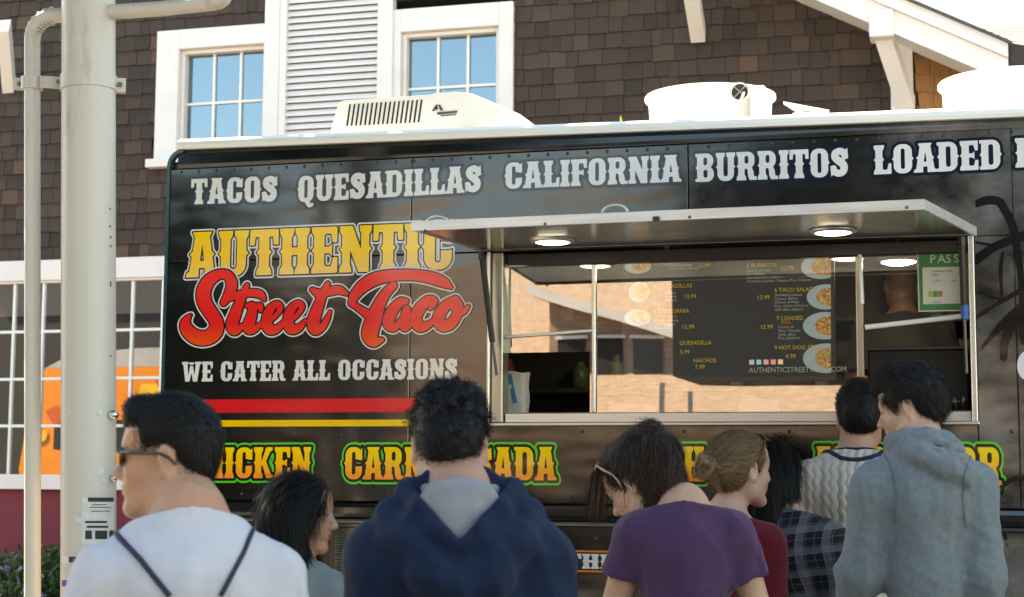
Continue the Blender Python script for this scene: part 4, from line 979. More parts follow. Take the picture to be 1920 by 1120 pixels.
# ---------------------------------------------------------------- roof equipment (bolted on)
YA = YT+.32
def ac(px, py): return W(px, py, YA)
prof = [(613, 262), (618, 235), (630, 195), (638, 186), (720, 180), (806, 175), (815, 172), (851, 170), (880, 173), (928, 192), (972, 212), (1010, 240), (1015, 262)]
pp = [ac(*q) for q in prof]
WHT = pmat('ac_plastic', (.88, .875, .85), .4, var=.04, vs=5, dirt=((.66, .62, .55), 6, .66))
a_ = MB(); n = len(pp); cx_ = np.mean([p[0] for p in pp])
rings = [(0.03, .0), (.0, .03), (0, .70), (.05, .78)]
vs = []
for inset, dy in rings:
    for p in pp: vs.append((cx_+(p[0]-cx_)*(1-inset), YA+dy, 2.9+(p[2]-2.9)*(1-inset)+0))
fs = [tuple(range(n)), tuple(range(3*n, 4*n))[::-1]]+[(r*n+i, (r+1)*n+i, (r+1)*n+(i+1) % n, r*n+(i+1) % n) for r in range(3) for i in range(n)]
acu = a_.add(vs, fs).build('air_conditioner', WHT, truck, autosmooth=35)
for i in range(17):
    t = i/16; x0 = 651+t*134; top = ac(x0+6, 196-t*8.5); bot = ac(x0, 237-t*7); w_ = .0042; y_ = YA-.003
    MB().add([(bot[0]-w_, y_, bot[2]), (bot[0]+w_, y_, bot[2]), (top[0]+w_, y_, top[2]), (top[0]-w_, y_, top[2])], [(0, 1, 2, 3)]).build('grille_slot', MT['black_plain'], acu)
for poly in ([(810, 209), (815, 209), (822, 197), (818, 197)], [(822, 197), (826, 197), (832, 208), (826, 208)], [(815, 204), (819, 200), (823, 204), (819, 208)], [(820, 211), (858, 208), (858, 212), (821, 216)], [(826, 217), (856, 214), (856, 216), (827, 219)]):
    MB().add([(ac(*q)[0], YA-.004, ac(*q)[2]) for q in poly[::-1]], [(0, 1, 2, 3)]).build('emblem', MT['dark_steel'], acu)
def fan(px0, px1, pyt, pyb, Yc, vent_):
    r = (W(px1, pyt, Yc)[0]-W(px0, pyt, Yc)[0])/2; cx = (W(px1, pyt, Yc)[0]+W(px0, pyt, Yc)[0])/2; z1 = W((px0+px1)/2, pyt, Yc-r)[2]; z0 = 2.9
    f_ = MB().lathe([(r*.90, z0), (r*.94, z1-.03), (r*.955, z1-.012), (r, z1-.012), (r, z1), (r*.93, z1+.004), (r*.9, z1-.01), (r*.86, z0+.03), (.001, z0+.03)], (cx, Yc, 0), 64).build('roof_fan', WHT, truck, autosmooth=40)
    if vent_:
        c = W(1388, 174, Yc-r*.9); ang = .35; rr = .034
        MB().lathe([(rr*1.25, .0), (rr*1.2, -.012), (rr, -.012), (rr, .0)], c+np.array((0, -.012, 0)), 28, axis='y').build('outlet_ring', MT['alu'], f_, True)
        MB().lathe([(.0001, 0), (rr, 0)], c+np.array((0, -.014, 0)), 28, axis='y').build('outlet_hole', pmat('dark_olive', (.03, .028, .015), .6), f_)
        for s_ in (-1, 1): MB().tube([c+np.array((-rr*.7, -.018, rr*.7*s_)), c+np.array((rr*.7, -.018, -rr*.7*s_))], .0025, 6).build('guard_bar', MT['alu'], f_)
        b0 = W(1408, 222, Yc-r*.88); MB().bbox((b0[0], b0[1]-.03, 2.9), (b0[0]+.065, b0[1]+.1, W(1408, 163, Yc-r*.9)[2]), .008).build('switch_box', WHT, f_)
        MB().tube([c+np.array((.02, -.03, -.005)), c+np.array((.005, -.035, -.045))], .006, 8).build('cable', WHT, f_, True)
    return f_
fan(1211, 1454, 154, 228, 7.0, True); fan(1757, 2030, 124, 205, 7.0, False)
ha, hb = W(1476, 205, 6.75), W(1560, 212, 6.75); MB().add([(ha[0], 6.6, ha[2]-.012), (hb[0], 6.6, hb[2]-.03), (hb[0]-.03, 7.0, hb[2]+.02), (ha[0]+.02, 7.0, ha[2]+.035), (ha[0], 6.6, ha[2]), (hb[0], 6.6, hb[2]-.02), (hb[0]-.03, 7.0, hb[2]+.03), (ha[0]+.02, 7.0, ha[2]+.05)], [(4, 5, 6, 7), (0, 3, 2, 1), (0, 1, 5, 4), (1, 2, 6, 5), (2, 3, 7, 6), (3, 0, 4, 7)]).build('roof_hatch', WHT, truck)
MB().bbox((hb[0]-.16, 6.7, 2.9), (hb[0]-.04, 6.95, hb[2]-.0), .005).build('hatch_base', WHT, truck)

# ---------------------------------------------------------------- things on the counter
YI = YT+.2; zct = 1.66
c = W(965, 780, YI); bagm = pmat('white_bag', (.62, .60, .53), .6, var=.12, vs=12, bumpv=.5, bs=14)
bag = thing('paper_bag', 'white paper bag with blue stripe standing at the left of the counter', 'bag', (c[0], YI, zct))
w_, h_ = .052, W(965, 698, YI)[2]-zct
def crumple(mb, amp, seed):
    rs = np.random.RandomState(seed); mb.v = [tuple(np.array(v_)+rs.normal(size=3)*amp) for v_ in mb.v]; return mb
def grid_box(x0, y0, z0, x1, y1, z1, n=5, m_=8):
    mb = MB()
    per = [(x0+(x1-x0)*i/n, y0) for i in range(n)]+[(x1, y0+(y1-y0)*i/n) for i in range(n)]+[(x1-(x1-x0)*i/n, y1) for i in range(n)]+[(x0, y1-(y1-y0)*i/n) for i in range(n)]
    k = len(per); vs = []
    for j in range(m_+1):
        for (x, y) in per: vs.append((x, y, z0+(z1-z0)*j/m_))
    return mb.add(vs, [(j*k+i, j*k+(i+1) % k, (j+1)*k+(i+1) % k, (j+1)*k+i) for j in range(m_) for i in range(k)]+[tuple(range(k))[::-1]])
crumple(grid_box(c[0]-w_, YI-.03, zct, c[0]+w_, YI+.04, zct+h_), .0025, 1).build('bag_body', bagm, bag, True)
a = [W(x, y, YI-.035) for x, y in ((950, 700), (959, 702), (970, 755), (962, 757))]; MB().add(a, [(3, 2, 1, 0)]).build('blue_stripe', pmat('blue_print', (.05, .22, .42), .5), bag)
def item(name, label, cat, px, py, mk, group=None):
    c = W(px, py, YI); t = thing(name, label, cat, (c[0], YI, zct), group); mk(t, c[0]); return t
def mk_tray(t, x):
    MB().add([(x-.05, YI-.04, zct+.001), (x+.05, YI-.04, zct+.001), (x+.05, YI+.04, zct+.001), (x-.05, YI+.04, zct+.001), (x-.065, YI-.05, zct+.03), (x+.065, YI-.05, zct+.03), (x+.065, YI+.05, zct+.03), (x-.065, YI+.05, zct+.03)], [(0, 1, 2, 3), (0, 4, 5, 1), (1, 5, 6, 2), (2, 6, 7, 3), (3, 7, 4, 0)]).build('tray', pmat('kraft', (.40, .25, .12), .7), t)
item('food_tray', 'small kraft food tray on the counter beside the white bag', 'tray', 1008, 779, mk_tray)
def mk_term(t, x):
    MB().bbox((x-.035, YI-.03, zct), (x+.035, YI+.04, zct+.035), .006).build('base', MT['black_plain'], t); MB().bbox((x-.03, YI, zct+.03), (x+.03, YI+.02, zct+.085), .006).build('screen', MT['black_plain'], t)
item('card_terminal', 'black card terminal on the counter in the open left window', 'terminal', 1072, 779, mk_term)
def mk_foil(t, x):
    mb = crumple(grid_box(x-.035, YI-.03, zct, x+.035, YI+.03, zct+.045, 4, 4), .005, 4); mb.build('foil', MT['steel'], t, True)
item('foil_wrap', 'crumpled foil parcel on the counter behind the middle glass', 'foil', 1238, 775, mk_foil)
def mk_box(t, x):
    crumple(grid_box(x-.09, YI-.05, zct, x+.09, YI+.05, zct+.10, 4, 4), .0015, 5).build('box_body', pmat('cream_box', (.60, .50, .36), .6), t); MB().bbox((x-.092, YI-.055, zct+.1), (x+.092, YI+.055, zct+.108), .003).build('lid', MT['white_gloss'], t)
item('takeout_box', 'cream takeout box standing behind the middle glass', 'box', 1185, 775, mk_box)
def mk_paper(t, x):
    MB().add([(x-.09, YI, zct+.0), (x+.10, YI+.02, zct+.0), (x+.08, YI+.05, zct+.12), (x-.07, YI+.05, zct+.15)], [(0, 1, 2, 3)]).build('sheet', pmat('paper_sheet', (.66, .60, .52), .7), t)
    MB().add([(x-.09, YI-.002, zct+.001), (x-.07, YI+.048, zct+.151), (x-.072, YI+.052, zct+.151), (x-.092, YI+.002, zct)], [(0, 1, 2, 3)]).build('edge', paper, t)
item('paper_sheet', 'cream paper order sheet leaning behind the glass under the menu', 'paper', 1420, 775, mk_paper)
def mk_cup(t, x):
    h = .115; MB().lathe([(.030, 0), (.040, h), (.043, h), (.041, h-.004), (.031, .004), (.0001, .004)], (x, YI, zct), 24).build('cup', glassmat('clear_plastic', .12, (.9, .92, .9)), t, True)
    for k in range(5):
        a = k*1.3; MB().tube([(x+.012*math.cos(a), YI+.012*math.sin(a), zct+.006), (x+.03*math.cos(a+.5), YI+.03*math.sin(a+.5), zct+.13)], .003, 6).build('utensil', (MT['white_gloss'], pmat('straw', (.45, .35, .2), .5))[k % 2], t)
item('utensil_cup', 'clear plastic cup of utensils at the right end of the counter', 'cup', 1795, 778, mk_cup)
mon = W(1722, 715, YT+.35); t = thing('monitor', 'black screen standing inside the right serving opening', 'monitor', (mon[0], YT+.35, zct))
x0, x1 = W(1628, 700, YT+.35)[0], W(1816, 700, YT+.35)[0]; z1 = W(1722, 656, YT+.35)[2]
MB().bbox((x0, YT+.34, zct+.06), (x1, YT+.37, z1), .006).build('screen', pmat('screen_black', (.004, .004, .005), .45), t); MB().bbox((mon[0]-.03, YT+.352, zct-.001), (mon[0]+.03, YT+.365, zct+.07), .003).build('stand', MT['black_plain'], t)
# ================================================================ the street behind the camera (seen in glass and paint)
ob = thing('opposite_building', 'long shingled building across the street, seen only in reflections', 'building', (-3, -11, 0))
PR = pmat('cedar_roof', (.40, .275, .195), .85, var=.4, vs=14, stretch=(.5, 1, 4), bumpv=.5, bs=30)
PW = pmat('cedar_wall', (.36, .23, .155), .85, var=.3, vs=7, stretch=(1, 1, 4), bumpv=.5, bs=30)
MB().box((-15, -14, 0), (3.5, -11, 1.9)).build('wall', PW, ob)
MB().add([(-15.4, -10.3, 1.55), (3.9, -10.3, 1.55), (3.9, -15, 5.5), (-15.4, -15, 5.5), (-15.4, -10.3, 1.67), (3.9, -10.3, 1.67), (3.9, -15, 5.62), (-15.4, -15, 5.62)], [(4, 5, 6, 7), (0, 3, 2, 1), (0, 1, 5, 4), (1, 2, 6, 5), (3, 0, 4, 7)]).build('roof', PR, ob)
MB().box((-15.4, -10.32, 1.47), (3.9, -10.25, 1.69)).build('fascia', MT['white_trim'], ob)
for x in np.arange(-14, 3, 1.5):
    w = MB().box((x, -10.99, .6), (x+1.1, -10.95, 1.4)).build('window', MT['pane_dark'], ob); MB().box((x-.06, -10.96, 1.4), (x+1.16, -10.93, 1.5)).build('frame', MT['white_trim'], w)
# shed dormer with a row of windows and a white rake
gx = -5.3
MB().prism([(gx-1.0, 2.9), (gx+1.0, 2.9), (gx+1.0, 3.55), (gx-1.0, 4.15)], lambda p: (p[0], -11.9, p[1]), lambda p: (p[0], -14.8, p[1])).build('dormer', PW, ob)
a = np.array((gx-1.3, -11.6, 4.4)); b_ = np.array((gx+1.3, -11.6, 3.6)); d = np.array((0, 0, -.15)); MB().add([a, b_, b_+d, a+d, a+(0, -3, 0), b_+(0, -3, 0), b_+d+(0, -3, 0), a+d+(0, -3, 0)], [(0, 1, 2, 3), (0, 4, 5, 1), (3, 2, 6, 7)]).build('dormer_rake', MT['white_trim'], ob)
for k in range(3):
    x = gx-.85+k*.6; w = MB().box((x, -11.89, 3.0), (x+.45, -11.86, 3.55)).build('window', MT['pane_dark'], ob); MB().box((x-.04, -11.87, 3.55), (x+.49, -11.84, 3.6)).build('frame', MT['white_trim'], w)
# trees out of view: two added to shade the queue, one at the kerb
LT = leafmat('tree_leaf', (.022, .045, .012), (.065, .12, .026), .3)
LD = leafmat('evergreen_leaf', (.010, .018, .007), (.026, .042, .014), .15)
def tree(name, label, base, crowns, n, seed, leaf=.16, h=4, mat=None):
    t = thing(name, label, 'tree', (base[0], base[1], 0), 'trees around the square'); rs = np.random.RandomState(seed)
    mb = MB(); bx, by = base; mb.tube([(bx, by, 0), (bx+.05, by, h*.5), (bx, by+.05, h)], [.2, .16, .12], 10)
    P_ = []
    for (c, r) in crowns:
        mb.tube([(bx, by, h*.85), tuple((np.array((bx, by, h))+np.array(c))/2+np.array((0, 0, .2))), c], [.1, .07, .03], 6)
        k = int(n*r[0]*r[1]*r[2]); v = rs.normal(size=(k, 3)); v /= np.linalg.norm(v, axis=1)[:, None]; v = np.array(c)+v*np.array(r)*(rs.uniform(0, 1, (k, 1))**.4)
        P_.append(v)
    mb.build('trunk', bark, t, True); v, f = leaves(np.concatenate(P_), leaf, rs, .55); npmesh('crown', v, f, mat or LT, t, False)
tree('added_shade_tree', 'unseen broad tree added left of the truck so its crown shades the queue', (-7.6, 3.4), [((-4.2, 4.2, 4.9), (1.2, 1.1, .6)), ((-3.0, 5.5, 4.9), (1.1, 1.0, .55)), ((-4.6, 5.7, 5.0), (1.1, 1.0, .6)), ((-3.0, 4.0, 4.8), (1.1, 1.1, .55)), ((-4.2, 2.8, 4.9), (1.2, 1.0, .6)), ((-5.4, 4.3, 5.1), (1.0, 1.2, .6)), ((-2.2, 5.7, 4.9), (1.1, 1.0, .5)), ((-1.7, 5.0, 4.8), (1.0, 1.0, .45)), ((-3.6, 6.5, 4.9), (1.0, .65, .5)), ((-2.6, 6.3, 4.9), (.95, .6, .45))], 4200, 5, .15)  # unseen tree added; crown clusters shaped to keep sun off the queue
tree('kerb_tree', 'dark leafy street tree across the road at the left', (-8.4, -4.5), [((-8.9, -4.5, 4.0), (1.2, 1.2, 1.1)), ((-9.8, -4.6, 3.4), (1.2, 1.2, 1.3)), ((-7.7, -4.3, 3.0), (.9, 1.0, .8)), ((-8.9, -4.5, 2.1), (1.2, 1.0, 1.0)), ((-6.6, -4.4, 2.5), (.7, .8, .7))], 2200, 6, .2)
tn = thing('menu_glass_blocker', 'black box on posts added behind the camera to darken the menu glass reflection', 'blocker', (-1, -7.3, 0))  # added black box on posts; darkens the reflection over the menu
DK = pmat('blocker_black', (.004, .004, .0045), .8, var=.3, vs=2, spec=.2)
MB().box((-3.35, -8.4, 2.62), (1.8, -6.3, 5.4)).build('roof', DK, tn)
for x in (-3.5, 1.7):
    for y in (-6.4, -8.5): MB().box((x-.03, y-.03, 0), (x+.03, y+.03, 2.55)).build('leg', MT['alu'], tn)
hg = thing('added_hedge', 'unseen foliage row added behind the camera to darken the truck side reflection', 'added_hedge', (-4, -5, 0))  # added foliage row; darkens the reflection in the lower truck panels
rs = np.random.RandomState(77); pp = np.stack([rs.uniform(-13, 5.5, 26000), -5.1+rs.uniform(-.35, .35, 26000), rs.uniform(.05, 1.86, 26000)], 1); pp[:, 2] += .06*np.sin(pp[:, 0]*3.1)
v, f = leaves(pp, .13, rs, .6); npmesh('foliage', v, f, LD, hg, False)
for x in np.arange(-12.5, 5.5, 1.0): MB().tube([(x, -5.1, 0), (x, -5.1, 1.2)], [.04, .02], 6).build('stem', bark, hg)
tree('kerb_tree', 'unseen evergreen tree added above the camera to dim the queue', (4.2, -3.4), [((-.9, -3.2, 5.6), (1.7, 1.8, .9)), ((1.2, -2.6, 5.6), (1.8, 1.8, .9)), ((2.8, -3.6, 5.8), (1.6, 1.8, 1.0)), ((.2, -4.6, 5.9), (2.0, 1.2, .9))], 1700, 17, .16, mat=LD)  # unseen crown added over the camera to dim the queue
# orange van, mirrored in the shop window
vn = thing('orange_van', 'orange and grey vending van, seen mirrored in the shop window', 'van', (-10.4, 4, 0))
OR = pmat('orange_paint', (.80, .24, .015), .35, var=.12, vs=1.5); GY = pmat('grey_roof', (.42, .41, .40), .5)
x0, x1, y0, y1 = -12.1, -8.6, 2.6, 5.0
MB().prism([(x0+.15, .55), (x1, .55), (x1, 2.82), (x0+.35, 2.82), (x0+.18, 2.6), (x0, 1.5)], lambda p: (p[0], y1, p[1]), lambda p: (p[0], y0, p[1])).build('body', OR, vn)
MB().prism([(x0+.34, 2.822), (x1, 2.822), (x1, 3.1), (x0+1.6, 3.06), (x0+.7, 2.99)], lambda p: (p[0], y1, p[1]), lambda p: (p[0], y0, p[1])).build('roof', GY, vn)
MB().add([(x0+.5, y1+.004, 1.75), (x1, y1+.004, 1.62), (x1, y1+.004, 2.02), (x0+.5, y1+.004, 2.18)], [(0, 1, 2, 3)]).build('black_band', MT['black_plain'], vn)
YE = pmat('van_yellow', (.80, .48, .03), .4)
for k in range(4): MB().add([(x0+.7+k*.8, y1+.003, .8), (x0+.85+k*.8, y1+.003, .8), (x0+1.25+k*.8, y1+.003, 2.6), (x0+.95+k*.8, y1+.003, 2.6)], [(0, 1, 2, 3)]).build('yellow_flash', YE, vn)
MB().lathe([(.0001, 0), (.3, 0)], (x0+1.0, y1+.006, 1.1), 20, axis='y').build('pink_spot', pmat('van_pink', (.75, .45, .40), .4), vn)
rs = np.random.RandomState(12)
for k in range(16):
    cx_, cz_ = rs.uniform(x0+.3, x1-.1), rs.uniform(.75, 2.7); n_ = 7; rr = rs.uniform(.08, .32)
    MB().add([(cx_+rr*rs.uniform(.5, 1.3)*math.cos(t), y1+.008+.001*k, min(2.78, cz_+rr*rs.uniform(.4, 1.2)*math.sin(t))) for t in np.linspace(0, 2*math.pi, n_, endpoint=False)], [tuple(range(n_))]).build('painted_flame', (YE, pmat('van_cream', (.8, .7, .55), .4), pmat('van_deep', (.6, .1, .01), .4), MT['black_plain'])[k % 4], vn)
for wx in (x0+.8, x1-.7): MB().lathe([(.2, -.02), (.34, -.02), (.36, .02), (.36, .2), (.2, .22)], (wx, y1-.24, .37), 24, axis='y').build('wheel', MT['black_rubber'], vn, True)

sd_ = thing('shop_glass_blocker', 'dark box added behind the orange van to darken the shop window reflection', 'backdrop', (-12, -.5, 0))  # added dark box; darkens the shop window reflection above the van
MB().box((-16, -1.5, 0), (-8.4, .4, 5.2)).build('wall', pmat('backdrop_dark', (.025, .024, .022), .8, var=.3, stretch=(8, 8, 1)), sd_)
MB().box((-16.3, -1.8, 5.2), (-8.1, .8, 5.45)).build('roof', MT['dark_steel'], sd_)
# ================================================================ people: bodies grown from blended distance fields
def axis(lo, hi, d0=None, d1=None, hd=.0035, hc=.011):
    if d0 is None: return np.arange(lo, hi+hc, hc)
    d0, d1 = max(lo, d0), min(hi, d1)
    return np.concatenate([np.linspace(lo, d0, max(2, int((d0-lo)/hc)+1))[:-1], np.linspace(d0, d1, int((d1-d0)/hd)+1)[:-1], np.linspace(d1, hi, max(2, int((hi-d1)/hc)+1))])
class Field:
    def __init__(s, xs, ys, zs): s.a = [np.asarray(t, np.float32) for t in (xs, ys, zs)]; s.v = np.full([len(t) for t in s.a], .5, np.float32)
    def op(s, fn, lo, hi, k=.01, sub=False):
        sl = []
        for t, l, h in zip(s.a, lo, hi):
            i0, i1 = max(0, np.searchsorted(t, l)-1), min(len(t), np.searchsorted(t, h)+1)
            if i1 <= i0: return
            sl.append(slice(i0, i1))
        X, Y, Z = s.a[0][sl[0]][:, None, None], s.a[1][sl[1]][None, :, None], s.a[2][sl[2]][None, None, :]
        d = fn(X, Y, Z); v = s.v[tuple(sl)]
        if sub: d = -d; h = np.maximum(k-np.abs(v-d), 0)/k; s.v[tuple(sl)] = np.maximum(v, d)+h*h*k*.25
        else: h = np.maximum(k-np.abs(v-d), 0)/k; s.v[tuple(sl)] = np.minimum(v, d)-h*h*k*.25
    def rc(s, a, b, ra, rb, k=.01, sub=False, fr=None):
        a, b = np.array(a, float), np.array(b, float)
        if fr:
            a, b = fr[0]+fr[1]@a, fr[0]+fr[1]@b; sc_ = float(np.linalg.norm(fr[1][:, 0])); ra, rb = ra*sc_, rb*sc_
        e = b-a; ee = float(e@e)+1e-9; m = max(ra, rb)+k+.012
        def fn(X, Y, Z):
            t = np.clip(((X-a[0])*e[0]+(Y-a[1])*e[1]+(Z-a[2])*e[2])/ee, 0, 1)
            return np.sqrt((X-a[0]-e[0]*t)**2+(Y-a[1]-e[1]*t)**2+(Z-a[2]-e[2]*t)**2)-(ra+(rb-ra)*t)
        s.op(fn, np.minimum(a, b)-m, np.maximum(a, b)+m, k, sub)
    def chain(s, pts, k=.01, fr=None):
        for p, q in zip(pts[:-1], pts[1:]): s.rc(p[:3], q[:3], p[3], q[3], k, False, fr)
    def el(s, c, r, k=.01, sub=False, fr=None, rot=None):
        c = np.array(c, float); Rm = np.eye(3) if rot is None else rot
        r = np.array(r, float)
        if fr:
            sc_ = float(np.linalg.norm(fr[1][:, 0])); c = fr[0]+fr[1]@c; Rm = fr[1]/sc_@Rm; r = r*sc_
        m = r.max()+k+.012
        def fn(X, Y, Z):
            x, y, z = X-c[0], Y-c[1], Z-c[2]; q = [Rm[0, i]*x+Rm[1, i]*y+Rm[2, i]*z for i in range(3)]
            k0 = np.sqrt((q[0]/r[0])**2+(q[1]/r[1])**2+(q[2]/r[2])**2); k1 = np.sqrt((q[0]/r[0]**2)**2+(q[1]/r[1]**2)**2+(q[2]/r[2]**2)**2)+1e-6
            return k0*(k0-1)/k1
        s.op(fn, c-m, c+m, k, sub)
    def plane(s, p, n, k=.004):
        """cut away the side n points to"""
        p, n = np.array(p, float), nrm(n); X, Y, Z = s.a[0][:, None, None], s.a[1][None, :, None], s.a[2][None, None, :]
        s.v = np.maximum(s.v, ((X-p[0])*n[0]+(Y-p[1])*n[1]+(Z-p[2])*n[2]).astype(np.float32))
    def disp(s, fn):
        s.v = s.v+fn(s.a[0][:, None, None], s.a[1][None, :, None], s.a[2][None, None, :]).astype(np.float32)
    def mesh(s):
        """surface nets"""
        v = s.v; ins = v < 0; nx, ny, nz = v.shape
        cs = [(i, j, k) for i in (0, 1) for j in (0, 1) for k in (0, 1)]
        tot = sum(ins[i:nx-1+i, j:ny-1+j, k:nz-1+k].astype(np.int8) for i, j, k in cs); act = (tot > 0) & (tot < 8)
        I, J, K = np.nonzero(act); idx = np.full(act.shape, -1, np.int32); idx[I, J, K] = np.arange(len(I)); acc = np.zeros((len(I), 3)); cnt = np.zeros(len(I))
        cv = {c: v[I+c[0], J+c[1], K+c[2]] for c in cs}; cp = {c: np.stack([s.a[0][I+c[0]], s.a[1][J+c[1]], s.a[2][K+c[2]]], 1) for c in cs}
        for a in cs:
            for ax in range(3):
                if a[ax] == 0:
                    b = list(a); b[ax] = 1; b = tuple(b); m = (cv[a] < 0) != (cv[b] < 0); t = (cv[a]/(cv[a]-cv[b]+1e-12))[m][:, None]
                    acc[m] += cp[a][m]+(cp[b][m]-cp[a][m])*t; cnt[m] += 1
        pts = acc/np.maximum(cnt, 1)[:, None]; F = []
        for ax in range(3):
            o1, o2 = [(1, 2), (2, 0), (0, 1)][ax]
            sl0 = [slice(1, n-1) for n in v.shape]; sl1 = [slice(1, n-1) for n in v.shape]; sl0[ax] = slice(0, v.shape[ax]-1); sl1[ax] = slice(1, v.shape[ax])
            a, b = ins[tuple(sl0)], ins[tuple(sl1)]
            E = np.stack(np.nonzero(a != b), 1); off = np.array([0 if q == ax else 1 for q in range(3)]); E = E+off; fl = v[E[:, 0], E[:, 1], E[:, 2]] < 0
            q = []
            for (u, w) in ((0, 0), (-1, 0), (-1, -1), (0, -1)):
                e = E.copy(); e[:, o1] += u; e[:, o2] += w; q.append(idx[e[:, 0], e[:, 1], e[:, 2]])
            q = np.stack(q, 1); q[~fl] = q[~fl][:, ::-1]; F.append(q)
        F = np.concatenate(F); F = F[(F >= 0).all(1)]; return pts, F
def rot(ax, a):
    c, s = math.cos(a), math.sin(a)
    return np.array({'x': [[1, 0, 0], [0, c, -s], [0, s, c]], 'y': [[c, 0, s], [0, 1, 0], [-s, 0, c]], 'z': [[c, -s, 0], [s, c, 0], [0, 0, 1]]}[ax])
def skinmat(name, col, redden=.5):
    m, nt, b = base_mat(name); v = coords(nt); n = noise(nt, v, 22, 5)
    c = ramp(nt, n, [(.3, tuple(x*.86 for x in col)), (.7, (col[0]*1.08, col[1]*1.02, col[2]))]); r = noise(nt, v, 7, 2)
    c = mix(nt, ramp(nt, r, [(.5, (0, 0, 0)), (.75, (redden, redden, redden))]), c, (col[0]*1.0, col[1]*.62, col[2]*.55)); nt.links.new(c, b.inputs['Base Color'])
    b.inputs['Roughness'].default_value = .48; b.inputs['Subsurface Weight'].default_value = .12; b.inputs['Subsurface Radius'].default_value = (1, .35, .2); b.inputs['Subsurface Scale'].default_value = .008
    bump(nt, noise(nt, v, 260, 4, .7), .3, .004, b); return m
def hairmat(name, col, hi=None):
    m, nt, b = base_mat(name); g = nt.nodes.new('ShaderNodeNewGeometry'); hi = hi or tuple(c*2.0+.001 for c in col)
    nt.links.new(ramp(nt, g.outputs['Random Per Island'], [(0, tuple(c*.7 for c in col)), (.6, col), (1, hi)]), b.inputs['Base Color'])
    b.inputs['Roughness'].default_value = .5; b.inputs['Specular IOR Level'].default_value = .22; return m
def clothmat(name, col, var=.12, bs=420, bstr=.35, sheen=.12, rough=.88, vs=18, patt=None, wrinkle=.6):
    m, nt, b = base_mat(name); v = coords(nt); c = ramp(nt, noise(nt, v, vs, 6, .65), [(.3, tuple(x*(1-var) for x in col)), (.7, tuple(min(1, x*(1+var)) for x in col))])
    if patt: c = patt(nt, c)
    nt.links.new(c, b.inputs['Base Color']); b.inputs['Roughness'].default_value = rough; b.inputs['Sheen Weight'].default_value = sheen; b.inputs['Specular IOR Level'].default_value = .25
    h = noise(nt, v, bs, 2); h2 = noise(nt, v, 38, 4); ad = nt.nodes.new('ShaderNodeMath'); ad.operation = 'MULTIPLY_ADD'; nt.links.new(h2, ad.inputs[0]); ad.inputs[1].default_value = 1.6; nt.links.new(h, ad.inputs[2])
    b1 = bump(nt, ad.outputs[0], bstr, .004, b)
    b2 = nt.nodes.new('ShaderNodeBump'); b2.inputs['Strength'].default_value = wrinkle; b2.inputs['Distance'].default_value = .05
    w1 = nt.nodes.new('ShaderNodeTexNoise'); w1.noise_type = 'RIDGED_MULTIFRACTAL'; w1.inputs['Scale'].default_value = 1; w1.inputs['Detail'].default_value = 1.5; w1.inputs['Distortion'].default_value = .6; nt.links.new(coords(nt, (9, 9, 3.2), rot=(.1, .35, 0)), w1.inputs['Vector'])
    nt.links.new(w1.outputs['Fac'], b2.inputs['Height']); nt.links.new(b2.outputs[0], b1.inputs['Normal']); return m
LASH = pmat('lash', (.012, .009, .008), .7); LIP = pmat('lips', (.34, .12, .10), .4, var=.1); EYE = pmat('eye_white', (.6, .57, .54), .2)
def add_head(F, fr, sex, s=1.0):
    k = dict(fr=fr)
    F.el((0, -.014, .036), (.0745, .097, .083), .01, **k); F.el((0, .020, -.020), (.066, .070, .085), .03, **k)
    F.el((0, .030, -.055), (.052, .056, .055), .03, **k)
    for sd in (-1, 1):
        F.rc((sd*.056, -.004, -.040), (sd*.048, .012, -.078), .016, .016, .03, **k); F.rc((sd*.048, .012, -.078), (sd*.016, .076, -.108), .015, .014, .03, **k)
        F.el((sd*.036, .066, -.026), (.022, .018, .022), .03, **k)
        F.el((sd*.031, .094, .006), (.016, .013, .010), .012, True, **k); F.el((sd*.031, .080, .005), (.0145, .0135, .0125), .005, **k)
        F.el((sd*.012, .103, -.037), (.009, .012, .008), .008, **k)
        er = rot('z', -sd*.35)@rot('x', -.15); F.el((sd*.079, -.010, -.006), (.008, .019, .032), .008, rot=er, **k); F.el((sd*.088, -.006, -.003), (.006, .011, .020), .006, True, rot=er, **k); F.el((sd*.078, -.004, -.034), (.007, .009, .010), .008, **k)
    F.rc((-.034, .083, .024), (.034, .083, .024), .009, .009, .02, **k); F.el((0, .062, .052), (.058, .028, .036), .03, **k)
    F.rc((0, .088, .012), (0, .112, -.030), .0075, .0115, .012, **k); F.el((0, .113, -.033), (.0115, .011, .010), .008, **k)
    F.el((0, .080, -.064), (.030, .020, .020), .02, **k); F.el((0, .0965, -.061), (.020, .0085, .0050), .006, **k); F.el((0, .0945, -.0725), (.018, .0085, .0058), .006, **k); F.el((0, .106, -.0665), (.024, .009, .0017), .003, True, **k)
    F.el((0, .082, -.108), (.020, .016, .015), .02, **k)
def ridge(rs, n, amp, lo, hi, dirs):
    ps = [(rs.uniform(lo, hi), nrm(dirs[rs.randint(len(dirs))]+rs.normal(size=3)*.35), rs.uniform(0, 6.28), rs.uniform(.5, 1)) for _ in range(n)]
    wv = rs.normal(size=3)*7; wp = rs.normal(size=3)*5
    def fn(X, Y, Z):
        w = np.sin(X*wv[0]+Y*wv[1]+Z*wv[2])*1.4; m = .5+.5*np.sin(X*wp[0]+Y*wp[1]+Z*wp[2]+1)
        d = 0
        for f, u, p, a in ps: d = d+a*(np.abs(np.sin((X*u[0]+Y*u[1]+Z*u[2])*f+p+w))**.7-.6)
        return d*amp*(.35+.65*m)
    return fn
